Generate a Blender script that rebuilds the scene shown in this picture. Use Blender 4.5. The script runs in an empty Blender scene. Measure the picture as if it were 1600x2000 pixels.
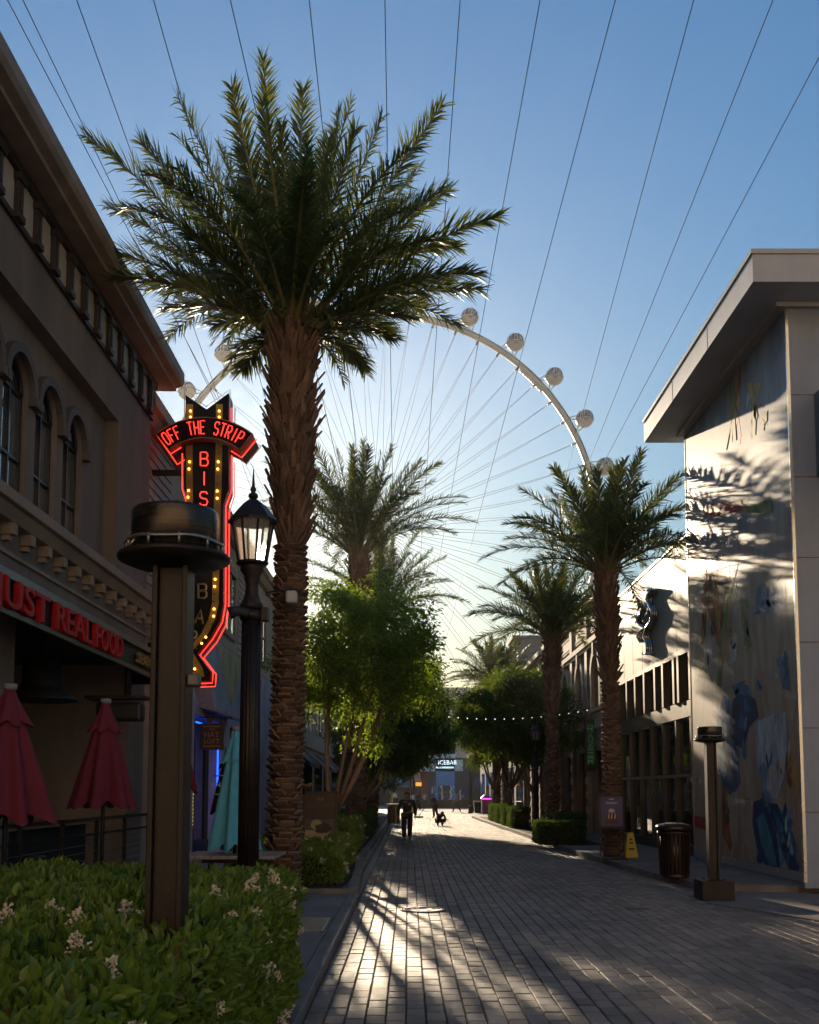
import bpy, bmesh, math, random
import numpy as np
from mathutils import Vector, Matrix, noise
R=math.radians
S=bpy.context.scene
COL=S.collection
# ------------------------------------------------------------------ camera
F=2000.0; CX=798.0; HZ=1545.0; EYE=1.7
PITCH=math.atan(2000/22000)
CYP=HZ-F*math.tan(PITCH)
cd=bpy.data.cameras.new('camera'); cam=bpy.data.objects.new('camera',cd); COL.objects.link(cam)
cam.location=(0,0,EYE); cam.rotation_euler=(R(90)+PITCH,0,0)
cd.sensor_width=36; cd.lens=F/2000*36; cd.shift_x=(800-CX)/2000; cd.shift_y=(CYP-1000)/2000
cd.clip_start=0.05; cd.clip_end=3000
S.camera=cam
cp,sp=math.cos(PITCH),math.sin(PITCH)
def ray(px,py):
    u=(px-CX)/F; v=(CYP-py)/F
    return Vector((u, cp-v*sp, sp+v*cp))
def atY(px,py,Y): r=ray(px,py); t=Y/r.y; return Vector((r.x*t,Y,EYE+r.z*t))
def atX(px,py,X): r=ray(px,py); t=X/r.x; return Vector((X,r.y*t,EYE+r.z*t))
def atZ(px,py,Z): r=ray(px,py); t=(Z-EYE)/r.z; return Vector((r.x*t,r.y*t,Z))
# ------------------------------------------------------------------ light
SUN=ray(556,1085).normalized()
w=bpy.data.worlds.new('World'); S.world=w; w.use_nodes=True
nt=w.node_tree; bg=nt.nodes['Background']
sky=nt.nodes.new('ShaderNodeTexSky'); sky.sky_type='NISHITA'; sky.sun_disc=False
sky.sun_elevation=math.asin(SUN.z); sky.sun_rotation=math.atan2(SUN.x,SUN.y)
sky.altitude=600; sky.air_density=2.4; sky.dust_density=1.2; sky.ozone_density=9.0
gm=nt.nodes.new('ShaderNodeGamma'); gm.inputs[1].default_value=1.0
tm_=nt.nodes.new('ShaderNodeMix'); tm_.data_type='RGBA'; tm_.blend_type='MULTIPLY'; tm_.inputs[0].default_value=1; tm_.inputs[7].default_value=(.90,.955,1.0,1)
nt.links.new(sky.outputs[0],gm.inputs[0]); nt.links.new(gm.outputs[0],tm_.inputs[6]); nt.links.new(tm_.outputs[2],bg.inputs[0]); bg.inputs[1].default_value=0.079
sl=bpy.data.lights.new('sun','SUN'); sl.energy=3.9; sl.angle=R(0.6); sl.color=(1,0.79,0.55)
so=bpy.data.objects.new('sun',sl); COL.objects.link(so); so.rotation_euler=SUN.to_track_quat('Z','Y').to_euler()
S.view_settings.view_transform='Standard'; S.view_settings.look='None'; S.view_settings.exposure=0.95; S.view_settings.gamma=1
S.cycles.use_denoising=True
S.cycles.max_bounces=8; S.cycles.transparent_max_bounces=8; S.cycles.sample_clamp_indirect=6
# ------------------------------------------------------------------ materials
MATS={}
def M(name,col,rough=.6,metal=0.0,var=.15,scale=3.0,bump=0.0,bscale=30.0,spec=.5,emit=0,stretch=None,coat=0,var2=0,stain=None):
    if name in MATS: return MATS[name]
    m=bpy.data.materials.new(name); m.use_nodes=True; t=m.node_tree; b=t.nodes['Principled BSDF']
    b.inputs['Roughness'].default_value=rough; b.inputs['Metallic'].default_value=metal
    b.inputs['Specular IOR Level'].default_value=spec; b.inputs['Coat Weight'].default_value=coat
    tc=t.nodes.new('ShaderNodeTexCoord'); src=tc.outputs['Object']
    if stretch:
        mp=t.nodes.new('ShaderNodeMapping'); mp.inputs['Scale'].default_value=stretch; t.links.new(src,mp.inputs[0]); src=mp.outputs[0]
    if var>0:
        n=t.nodes.new('ShaderNodeTexNoise'); n.inputs['Scale'].default_value=scale; n.inputs['Detail'].default_value=6; n.inputs['Roughness'].default_value=.65
        t.links.new(src,n.inputs['Vector'])
        mx=t.nodes.new('ShaderNodeMix'); mx.data_type='RGBA'
        mx.inputs[6].default_value=(*[c*(1-var) for c in col],1); mx.inputs[7].default_value=(*[min(1,c*(1+var)) for c in col],1)
        mr=t.nodes.new('ShaderNodeMapRange'); mr.inputs[1].default_value=.3; mr.inputs[2].default_value=.7
        t.links.new(n.outputs[0],mr.inputs[0]); t.links.new(mr.outputs[0],mx.inputs[0])
        out=mx.outputs[2]
        if stain:
            sn=t.nodes.new('ShaderNodeTexNoise'); sn.inputs['Scale'].default_value=stain[0]; sn.inputs['Detail'].default_value=8; sn.inputs['Roughness'].default_value=.7
            sm_=t.nodes.new('ShaderNodeMapping'); sm_.inputs['Scale'].default_value=stain[2]; t.links.new(tc.outputs['Object'],sm_.inputs[0]); t.links.new(sm_.outputs[0],sn.inputs[0])
            sr=t.nodes.new('ShaderNodeMapRange'); sr.inputs[1].default_value=.32; sr.inputs[2].default_value=.62; sr.inputs[3].default_value=1-stain[1]; sr.inputs[4].default_value=1.05; t.links.new(sn.outputs[0],sr.inputs[0])
            m3=t.nodes.new('ShaderNodeMix'); m3.data_type='RGBA'; m3.blend_type='MULTIPLY'; m3.inputs[0].default_value=1; t.links.new(out,m3.inputs[6]); t.links.new(sr.outputs[0],m3.inputs[7]); out=m3.outputs[2]
        if var2>0:
            g=t.nodes.new('ShaderNodeNewGeometry'); hs=t.nodes.new('ShaderNodeMapRange'); hs.inputs[3].default_value=1-var2; hs.inputs[4].default_value=1+var2
            t.links.new(g.outputs['Random Per Island'],hs.inputs[0])
            m2=t.nodes.new('ShaderNodeMix'); m2.data_type='RGBA'; m2.blend_type='MULTIPLY'; m2.inputs[0].default_value=1
            t.links.new(out,m2.inputs[6]); t.links.new(hs.outputs[0],m2.inputs[7]); out=m2.outputs[2]
        t.links.new(out,b.inputs['Base Color'])
        rr=t.nodes.new('ShaderNodeMapRange'); rr.inputs[3].default_value=max(0,rough-.08); rr.inputs[4].default_value=min(1,rough+.08)
        t.links.new(n.outputs[0],rr.inputs[0]); t.links.new(rr.outputs[0],b.inputs['Roughness'])
    else: b.inputs['Base Color'].default_value=(*col,1)
    if bump>0:
        n2=t.nodes.new('ShaderNodeTexNoise'); n2.inputs['Scale'].default_value=bscale; n2.inputs['Detail'].default_value=5
        t.links.new(src,n2.inputs['Vector'])
        bp=t.nodes.new('ShaderNodeBump'); bp.inputs['Strength'].default_value=bump; bp.inputs['Distance'].default_value=.02
        t.links.new(n2.outputs[0],bp.inputs['Height']); t.links.new(bp.outputs[0],b.inputs['Normal'])
    if emit>0:
        b.inputs['Emission Color'].default_value=(*col,1); b.inputs['Emission Strength'].default_value=emit
    MATS[name]=m; return m
def FM(name,c1,c2,ct,trans=.35,rough=.45,spec=.4,dry=0):
    "leaf material: per-leaf colour, some light let through"
    m=bpy.data.materials.new(name); m.use_nodes=True; t=m.node_tree; b=t.nodes['Principled BSDF']; o=t.nodes['Material Output']
    g=t.nodes.new('ShaderNodeNewGeometry'); mx=t.nodes.new('ShaderNodeMix'); mx.data_type='RGBA'
    mx.inputs[6].default_value=(*c1,1); mx.inputs[7].default_value=(*c2,1)
    t.links.new(g.outputs['Random Per Island'],mx.inputs[0]); lo=mx.outputs[2]
    if dry:
        gt=t.nodes.new('ShaderNodeMath'); gt.operation='LESS_THAN'; gt.inputs[1].default_value=dry; t.links.new(g.outputs['Random Per Island'],gt.inputs[0])
        md=t.nodes.new('ShaderNodeMix'); md.data_type='RGBA'; md.inputs[7].default_value=(.16,.10,.03,1); t.links.new(gt.outputs[0],md.inputs[0]); t.links.new(lo,md.inputs[6]); lo=md.outputs[2]
    t.links.new(lo,b.inputs['Base Color'])
    b.inputs['Roughness'].default_value=rough; b.inputs['Specular IOR Level'].default_value=spec
    tr=t.nodes.new('ShaderNodeBsdfTranslucent'); tr.inputs[0].default_value=(*ct,1)
    ms=t.nodes.new('ShaderNodeMixShader'); ms.inputs[0].default_value=trans
    t.links.new(b.outputs[0],ms.inputs[1]); t.links.new(tr.outputs[0],ms.inputs[2]); t.links.new(ms.outputs[0],o.inputs[0])
    MATS[name]=m; return m
def GLASS(name,col=(.01,.012,.014),rough=.03,spec=1.0):
    if name in MATS: return MATS[name]
    m=bpy.data.materials.new(name); m.use_nodes=True; t=m.node_tree; b=t.nodes['Principled BSDF']
    b.inputs['Base Color'].default_value=(*col,1); b.inputs['Roughness'].default_value=rough; b.inputs['Specular IOR Level'].default_value=.5; b.inputs['IOR'].default_value=2.0
    n=t.nodes.new('ShaderNodeTexNoise'); n.inputs['Scale'].default_value=1.5; tc=t.nodes.new('ShaderNodeTexCoord'); t.links.new(tc.outputs['Object'],n.inputs[0])
    bp=t.nodes.new('ShaderNodeBump'); bp.inputs['Strength'].default_value=.06; bp.inputs['Distance'].default_value=.05
    t.links.new(n.outputs[0],bp.inputs['Height']); t.links.new(bp.outputs[0],b.inputs['Normal'])
    MATS[name]=m; return m
def EM(name,col,strength):
    if name in MATS: return MATS[name]
    m=bpy.data.materials.new(name); m.use_nodes=True; t=m.node_tree; b=t.nodes['Principled BSDF']
    b.inputs['Base Color'].default_value=(*[c*.6 for c in col],1); b.inputs['Emission Color'].default_value=(*col,1); b.inputs['Emission Strength'].default_value=strength
    MATS[name]=m; return m
# ------------------------------------------------------------------ objects
def wm(o):
    m=Matrix.Identity(4)
    while o is not None: m=o.matrix_basis@m; o=o.parent
    return m
def tag(o,label=None,cat=None,group=None,kind=None):
    for k,v in (('label',label),('category',cat),('group',group),('kind',kind)):
        if v: o[k]=v
    return o
def thing(name,label,cat,loc=(0,0,0),rz=0,group=None):
    o=bpy.data.objects.new(name,None); COL.objects.link(o); o.location=loc; o.rotation_euler=(0,0,rz); o.empty_display_size=.2
    return tag(o,label,cat,group)
def link(name,me,parent=None,smooth=None):
    o=bpy.data.objects.new(name,me); COL.objects.link(o)
    if parent is not None: o.parent=parent
    return o
def dup(o,parent=None,loc=None,rz=None,scale=None,label=None,group=None):
    kids=list(o.children)
    c=o.copy(); COL.objects.link(c); c.parent=parent
    if loc is not None: c.location=loc
    if rz is not None: c.rotation_euler=(0,0,rz)
    if scale is not None: c.scale=(scale,)*3 if not hasattr(scale,'__len__') else scale
    if label: c['label']=label
    if group: c['group']=group
    for k in kids: dup(k,c)
    return c
class MB:
    "collects boxes, prisms, tubes and turned shapes; build() links them as ONE mesh object"
    def __init__(s): s.v=[]; s.f=[]; s.m=[]; s.sm=[]
    def add(s,V,Fs,mi=0,smooth=False):
        b=len(s.v); s.v.extend([tuple(p) for p in V])
        for f in Fs: s.f.append([b+i for i in f]); s.m.append(mi); s.sm.append(smooth)
    def box(s,lo,hi,mi=0,rz=0,c=None):
        x0,y0,z0=lo; x1,y1,z1=hi
        V=[(x0,y0,z0),(x1,y0,z0),(x1,y1,z0),(x0,y1,z0),(x0,y0,z1),(x1,y0,z1),(x1,y1,z1),(x0,y1,z1)]
        if rz:
            c=c or ((x0+x1)/2,(y0+y1)/2); cs,sn=math.cos(rz),math.sin(rz)
            V=[(c[0]+(x-c[0])*cs-(y-c[1])*sn,c[1]+(x-c[0])*sn+(y-c[1])*cs,z) for x,y,z in V]
        s.add(V,[(0,3,2,1),(4,5,6,7),(0,1,5,4),(1,2,6,5),(2,3,7,6),(3,0,4,7)],mi)
    def cbox(s,c,d,mi=0,rz=0): s.box((c[0]-d[0]/2,c[1]-d[1]/2,c[2]-d[2]/2),(c[0]+d[0]/2,c[1]+d[1]/2,c[2]+d[2]/2),mi,rz)
    def obox(s,c,ax,ay,az,mi=0):
        c=Vector(c); V=[c+ax*i+ay*j+az*k for k in(-.5,.5) for i,j in((-.5,-.5),(.5,-.5),(.5,.5),(-.5,.5))]
        s.add(V,[(0,3,2,1),(4,5,6,7),(0,1,5,4),(1,2,6,5),(2,3,7,6),(3,0,4,7)],mi)
    def prism(s,pts,ext,mi=0):
        "planar outline pts (3D) pushed along the vector ext"
        n=len(pts); P=[Vector(p) for p in pts]; e=Vector(ext)
        V=P+[p+e for p in P]
        s.add(V,[tuple(range(n)),tuple(reversed(range(n,2*n)))]+[(i,i+n,(i+1)%n+n,(i+1)%n) for i in range(n)],mi)
    def tube(s,pts,r,n=8,mi=0,smooth=True,cap=True):
        P=[Vector(p) for p in pts]; k=len(P); rs=r if hasattr(r,'__len__') else [r]*k
        V=[]; prev=None
        for i in range(k):
            t=(P[min(i+1,k-1)]-P[max(i-1,0)]).normalized()
            if prev is None:
                a=Vector((0,0,1)) if abs(t.z)<.9 else Vector((1,0,0)); u=t.cross(a).normalized()
            else: u=(prev-t*prev.dot(t)); u=u.normalized() if u.length>1e-6 else t.orthogonal().normalized()
            prev=u; vv=t.cross(u)
            for j in range(n):
                an=2*math.pi*j/n; V.append(P[i]+(u*math.cos(an)+vv*math.sin(an))*rs[i])
        Fs=[(i*n+j,i*n+(j+1)%n,(i+1)*n+(j+1)%n,(i+1)*n+j) for i in range(k-1) for j in range(n)]
        if cap: Fs+= [tuple(reversed(range(n))),tuple(range((k-1)*n,k*n))]
        s.add(V,Fs,mi,smooth)
    def lathe(s,prof,n=24,c=(0,0,0),mi=0,smooth=True,flute=0,nf=0,cap=True):
        V=[];k=len(prof)
        for r,z in prof:
            for j in range(n):
                a=2*math.pi*j/n; rr=r*(1-flute*(.5+.5*math.cos(nf*a))) if flute else r
                V.append((c[0]+rr*math.cos(a),c[1]+rr*math.sin(a),c[2]+z))
        Fs=[(i*n+j,i*n+(j+1)%n,(i+1)*n+(j+1)%n,(i+1)*n+j) for i in range(k-1) for j in range(n)]
        if cap: Fs+= [tuple(reversed(range(n))),tuple(range((k-1)*n,k*n))]
        s.add(V,Fs,mi,smooth)
    def ball(s,c,r,mi=0,n=10,m=6,sc=(1,1,1)):
        V=[];
        for i in range(m+1):
            th=math.pi*i/m
            for j in range(n):
                a=2*math.pi*j/n; V.append((c[0]+r*sc[0]*math.sin(th)*math.cos(a),c[1]+r*sc[1]*math.sin(th)*math.sin(a),c[2]+r*sc[2]*math.cos(th)))
        s.add(V,[(i*n+j,(i+1)*n+j,(i+1)*n+(j+1)%n,i*n+(j+1)%n) for i in range(m) for j in range(n)],mi,True)
    def mesh(s,me,mat=None,mi=0):
        V=[(mat@v.co) if mat else v.co.copy() for v in me.vertices]
        s.add(V,[tuple(p.vertices) for p in me.polygons],mi)
    def build(s,name,mats,parent=None,bevel=0,label=None,local=False,kind=None):
        V=s.v
        if parent is not None and not local:
            inv=wm(parent).inverted(); V=[inv@Vector(p) for p in V]
        me=bpy.data.meshes.new(name); me.from_pydata([tuple(p) for p in V],[],s.f)
        for m in (mats if isinstance(mats,(list,tuple)) else [mats]): me.materials.append(m)
        me.polygons.foreach_set('material_index',s.m); me.polygons.foreach_set('use_smooth',s.sm)
        bm=bmesh.new(); bm.from_mesh(me)
        big=[f for f in bm.faces if len(f.verts)>4]
        bmesh.ops.recalc_face_normals(bm,faces=bm.faces[:])
        if big: bmesh.ops.triangulate(bm,faces=big)
        bm.to_mesh(me); bm.free(); me.update()
        o=link(name,me,parent)
        if bevel:
            b=o.modifiers.new('bevel','BEVEL'); b.width=bevel; b.segments=2; b.limit_method='ANGLE'; b.angle_limit=R(40); b.harden_normals=False
        if label: o['label']=label
        if kind: o['kind']=kind
        return o
def np_mesh(name,V,Fq,mats,mi=None,smooth=False):
    V=np.asarray(V,dtype=np.float32); Fq=np.asarray(Fq,dtype=np.int32); k=Fq.shape[1]; m=len(Fq)
    me=bpy.data.meshes.new(name); me.vertices.add(len(V)); me.vertices.foreach_set('co',V.ravel())
    me.loops.add(k*m); me.loops.foreach_set('vertex_index',Fq.ravel())
    me.polygons.add(m); me.polygons.foreach_set('loop_start',np.arange(0,k*m,k,dtype=np.int32))
    for x in (mats if isinstance(mats,(list,tuple)) else [mats]): me.materials.append(x)
    if mi is not None: me.polygons.foreach_set('material_index',np.asarray(mi,dtype=np.int32))
    me.polygons.foreach_set('use_smooth',np.full(m,smooth))
    me.update(calc_edges=True); me.validate(); return me
def unit(a): return a/np.maximum(np.linalg.norm(a,axis=1,keepdims=True),1e-9)
def leaf_arrays(P,D,N,L,W,fold=.25):
    "folded six-point leaves: P base, D direction, N facing, L length, W width"
    D=unit(D); Sd=unit(np.cross(D,N)); N=np.cross(Sd,D); L=L[:,None]; W=W[:,None]
    v=[P, P+D*L*.3+Sd*W*.46+N*W*fold, P+D*L*.66+Sd*W*.40+N*W*fold, P+D*L-N*L*.10, P+D*L*.66-Sd*W*.40+N*W*fold, P+D*L*.3-Sd*W*.46+N*W*fold]
    V=np.stack(v,1).reshape(-1,3); b=np.arange(len(P))[:,None]*6
    Fq=np.stack([b+np.array([[0,1,2,3]]),b+np.array([[0,3,4,5]])],1).reshape(-1,4)
    return V,Fq
def text_mesh(txt,size,ext=.01,bevel=0,align='CENTER',sx=1.0,spacing=1.0):
    c=bpy.data.curves.new('lettering','FONT'); c.body=txt; c.size=size; c.extrude=ext; c.bevel_depth=bevel; c.align_x=align; c.align_y='CENTER'; c.space_character=spacing; c.resolution_u=3
    o=bpy.data.objects.new('lettering',c); COL.objects.link(o)
    dg=bpy.context.evaluated_depsgraph_get(); me=bpy.data.meshes.new_from_object(o.evaluated_get(dg))
    bpy.data.objects.remove(o); bpy.data.curves.remove(c)
    if sx!=1:
        for v in me.vertices: v.co.x*=sx
    return me
def basis(x,y,z,o): 
    m=Matrix.Identity(4)
    for i,a in enumerate((x,y,z)):
        for j in range(3): m[j][i]=a[j]
    for j in range(3): m[j][3]=o[j]
    return m
def face_cam(o): return basis((1,0,0),(0,0,1),(0,-1,0),o)     # text facing -Y
def face_px(o): return basis((0,1,0),(0,0,1),(1,0,0),o)       # facing +X
def face_nx(o): return basis((0,-1,0),(0,0,1),(-1,0,0),o)     # facing -X
def text_part(txt,size,mat,parent,fr,ext=.01,bevel=0,align='CENTER',sx=1.0,name='lettering',spacing=1.0):
    me=text_mesh(txt,size,ext,bevel,align,sx,spacing); b=MB(); b.mesh(me,fr); bpy.data.meshes.remove(me)
    return b.build(name,mat,parent)
# ------------------------------------------------------------------ setting
bronze=M('dark bronze metal',(.024,.016,.0125),.45,.15,.35,4,.08,60,spec=.35,stain=(1.5,.35,(3,3,.5)))
concrete=M('pavement concrete',(.21,.18,.155),.75,0,.22,1.2,.25,40,stain=(.9,.4,(1,1,1)))
kerbm=M('kerb concrete',(.20,.17,.145),.7,0,.3,2,.3,30,stain=(1.6,.45,(1,.5,2)))
soilm=M('planter soil',(.035,.025,.018),.95,0,.4,9,.8,30)
def struct(o): o['kind']='structure'; return o
def sheet(name,pts,z,mat,th=.25):
    b=MB(); b.prism([(x,y,z-th) for x,y in pts],(0,0,th)); return struct(b.build(name,mat))
b=MB(); b.box((-700,-300,-.6),(700,1400,-.035)); struct(b.build('ground',M('far ground',(.34,.30,.25),.85,0,.2,.05)))
KR=[(4.95,18.1),(4.90,18.9),(4.79,19.8),(4.62,23),(4.47,26.8),(4.41,29.7),(4.35,38),(4.2,48),(4.09,57),(4.05,66),(4.3,70),(5.2,72)]
def krx(y):
    if y<18.1: return 12.5
    for (x0,y0),(x1,y1) in zip(KR,KR[1:]):
        if y0<=y<=y1: return x0+(x1-x0)*(y-y0)/(y1-y0)
    return 12.5
# pavers: every stone a bevelled block, all one street surface
rng=np.random.default_rng(4)
def pavers():
    pw,pl=.152,.275; V=[];Fq=[];n=0
    ys=np.arange(-4,78,pl)
    rows=np.arange(-.78,12.4,pw)
    cs=[]
    for i,x in enumerate(rows):
        off=(i%2)*.5*pl+rng.normal(0,.012)
        for y in ys+off:
            if x+pw*.5<krx(y)+.12: cs.append((x+pw/2,y+pl/2))
    c=np.array(cs); n=len(c); g=.004; bv=.0075
    hw=pw/2-g+rng.normal(0,.0008,n); hl=pl/2-g-.0035+rng.normal(0,.001,n)
    z=rng.normal(0,.0018,n)+.004*np.sin(c[:,0]*1.3)*np.sin(c[:,1]*.7); tx=rng.normal(0,.010,n); ty=rng.normal(0,.010,n)
    out=[]
    for (dw,zz) in ((0,-.024),(0,-.008),(bv,0)):
        for sx,sy in ((-1,-1),(1,-1),(1,1),(-1,1)):
            X=sx*(hw-dw); Y=sy*(hl-dw)
            out.append(np.stack([c[:,0]+X,c[:,1]+Y,z+zz+(X*tx+Y*ty)],1))
    V=np.stack(out,1).reshape(-1,3); b=(np.arange(n)*12)[:,None]
    fs=[]
    for l in (0,4):
        for k in range(4): fs.append([l+k,l+(k+1)%4,l+4+(k+1)%4,l+4+k])
    fs.append([8,9,10,11])
    Fq=(b[:,:,None]+np.array(fs)[None]).reshape(-1,4)
    pm=M('street pavers',(.235,.190,.155),.57,0,.18,5,.45,110,spec=.36,var2=.32,stain=(.6,.45,(1,.6,1)))
    o=link('street',np_mesh('street',V,Fq,pm)); struct(o)
    b=MB(); b.box((-.80,-4.2,-.2),(12.6,78.2,-.020)); struct(b.build('street_bed',M('joint sand',(.055,.048,.042),.95,0,.3,20)))
pavers()
sheet('plaza',[(-16,78.2),(18,78.2),(18,150),(-16,150)],-.002,M('plaza paving',(.21,.175,.14),.65,0,.2,.8,.25,30,spec=.3))
# left pavement with kerb
b=MB(); b.box((-.94,-4,-.2),(-.785,16.2,.10)); struct(b.build('kerb',kerbm,bevel=.012))
sheet('pavement',[(-8.5,-4),(-.945,-4),(-.945,78),(-8.5,78)],.092,concrete)
# right pavement with kerb that bends round the corner
ink=[(x+.16,y) for x,y in KR]
b=MB()
for i in range(len(KR)-1):
    (x0,y0),(x1,y1)=KR[i],KR[i+1]; (u0,v0),(u1,v1)=ink[i],ink[i+1]
    b.prism([(x0,y0,-.2),(x1,y1,-.2),(u1,v1,-.2),(u0,v0,-.2)],(0,0,.32))
b.prism([(4.95,18.1,-.2),(5.11,18.1,-.2),(5.36,17.75,-.2),(6.5,17.45,-.2),(6.5,17.3,-.2),(5.25,17.6,-.2)],(0,0,.32))
struct(b.build('kerb',kerbm))
sheet('pavement',ink+[(30,72),(30,17.46),(6.5,17.46),(5.36,17.76),(5.11,18.1)],.114,concrete)
sheet('apron',[(4.55,15.75),(5.4,13.5),(7.2,13.2),(12.5,13.0),(12.5,17.44),(6.5,17.29),(5.25,17.59),(4.93,18.08),(4.78,17.2)],.014,concrete,.03)
# kerbed planting bed on the left, and the one on the right
PB=[(-3.6,16.25),(-.98,16.25),(-.80,16.5),(-.90,20.5),(-1.06,24.2),(-1.03,30),(-1.02,64),(-3.4,64)]
b=MB()
for i in range(1,6):
    (x0,y0),(x1,y1)=PB[i],PB[i+1]; b.prism([(x0,y0,0),(x1,y1,0),(x1-.17,y1+.02,0),(x0-.17,y0+.02,0)],(0,0,.17))
b.prism([(-3.6,16.25,0),(-.98,16.25,0),(-1.12,16.42,0),(-3.6,16.42,0)],(0,0,.17))
struct(b.build('planter_kerb',kerbm))
sheet('planter_soil',[(-3.6,16.4),(-1.1,16.4),(-1.05,20.5),(-1.2,24.2),(-1.2,64),(-3.4,64)],.135,soilm,.1)
sheet('planter_soil',[(4.62,30.4),(5.75,30.4),(5.75,36.2),(4.58,36.2)],.128,soilm,.1)
sheet('planter_soil',[(4.45,39),(5.5,39),(5.4,63),(4.35,63)],.128,soilm,.1)
sheet('planter_soil',[(-4.7,2.2),(-.96,2.2),(-.96,8.25),(-4.7,8.25)],.125,soilm,.1)
# things set in the ground
t=thing('manhole_cover','round pale manhole cover set flush in the street pavers','manhole cover',(.21,14.9,0))
b=MB(); b.lathe([(0.001,.006),(.26,.006),(.26,.012),(.285,.012),(.285,-.03)],40,(.21,14.9,.004),cap=False)
for a in range(6): b.cbox((.21+.15*math.cos(a*1.047),14.9+.15*math.sin(a*1.047),.012),(.05,.05,.006),0,a*1.047)
b.build('lid',M('worn steel lid',(.30,.29,.27),.45,.5,.2,12),t)
b=MB(); b.lathe([(.29,-.03),(.29,.010),(.33,.010),(.33,-.03)],40,(.21,14.9,.004),cap=False); b.build('ring',M('manhole ring',(.12,.115,.11),.6,.3),t)
t=thing('utility_cover','small square metal utility cover between sunlit pavers','utility cover',(3.32,15.1,0))
b=MB(); b.cbox((3.32,15.1,.0),(.30,.34,.02),0); b.cbox((3.32,15.1,.013),(.22,.26,.006),0); b.build('lid',M('dark iron',(.05,.046,.042),.5,.5),t,.004)
t=thing('drain_grate','slotted steel drain grate in the concrete beside the front hedge','drain grate',(-1.15,12.6,.09))
b=MB(); x0,x1,y0,y1=-1.42,-.98,11.9,13.2
for lo,hi in (((x0,y0),(x1,y0+.03)),((x0,y1-.03),(x1,y1)),((x0,y0),(x0+.03,y1)),((x1-.03,y0),(x1,y1))): b.box((lo[0],lo[1],.06),(hi[0],hi[1],.102))
steel=M('grate steel',(.20,.19,.175),.4,.7,.2,10)
b.build('frame',steel,t)
b=MB()
for i in range(26):
    y=y0+.05+i*.0475; b.box((x0+.03,y,.06),(x1-.03,y+.024,.099))
b.build('slats',steel,t)
# ------------------------------------------------------------------ left dark stucco building
stucco=M('dark brown stucco',(.235,.188,.155),.88,0,.10,.9,.5,120,stain=(.9,.30,(1,1.3,.22)))
trim=M('tan plaster trim',(.36,.27,.20),.75,0,.14,1.5,.2,60,stain=(1.2,.32,(1,1,.35)))
frieze=M('cream frieze plaster',(.50,.40,.29),.8,0,.12,2,.1,60)
darkwood=M('dark bracket paint',(.045,.032,.026),.6,0,.2,6)
darkmetal=M('black window frame',(.018,.014,.012),.4,.2,.2,8)
glass=GLASS('dark window glass')
wglz=GLASS('mirrored window film',(.02,.025,.03),.03); wglz.node_tree.nodes['Principled BSDF'].inputs['Metallic'].default_value=.9; wglz.node_tree.nodes['Principled BSDF'].inputs['Base Color'].default_value=(.42,.50,.56,1)
black=M('near black paint',(.012,.012,.012),.6,0,.2,5)
def arch(y0,y1,zs,n=14,rev=False):
    c=(y0+y1)/2; r=(y1-y0)/2
    p=[(c-r*math.cos(math.pi*i/n),zs+r*math.sin(math.pi*i/n)) for i in range(n+1)]
    return p[::-1] if rev else p
def bay(b,y0,y1,z0,z1,wy0,wy1,wz0,zs,x,th,mi=0):
    "wall panel in the plane X=x, thickness th, with one round-headed opening"
    pts=[(y0,wz0),(y0,z1),(y1,z1),(y1,wz0)]+([(wy1,wz0)] + arch(wy0,wy1,zs,rev=True)+[(wy0,wz0)])
    b.prism([(x,y,z) for y,z in pts],(th,0,0),mi)
    if wz0>z0: b.box((min(x,x+th),y0,z0),(max(x,x+th),y1,wz0),mi)
XL=-5.0; YE=19.3
sb=thing('stucco_building','dark brown stucco building with arched upper windows and bracketed cornice, beside the red umbrellas','building',(-7,12,0))
b=MB()
b.box((-9.5,-2,4.35),(XL,YE,5.15)); b.box((-9.5,-2,8.05),(XL,YE,9.62))       # bands below and above the arches
b.box((-9.5,17.15,5.15),(XL,YE,8.05))
b.box((-9.5,-2,5.15),(-5.75,17.15,8.05))
ZS=7.08
cen=[10.9,12.05,13.2,14.35,15.5]; hw=.43
ed=[8.0]+[(a+c)/2 for a,c in zip(cen,cen[1:])]+[17.15]
for i,c in enumerate(cen): bay(b,ed[i],ed[i+1],5.15,8.05,c-hw,c+hw,5.42,ZS,-5.22,-.30)
b.box((-5.52,-2,5.15),(-5.22,8.0,8.05))
b.box((-9.5,YE-1.1,.10),(XL,YE,4.35)); b.box((-9.5,-2,.1),(-8.6,YE-1.1,4.35))
for y in (6.2,12.4): b.box((-5.45,y,.1),(-5.0,y+.5,4.35))
b.build('wall',stucco,sb)
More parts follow.
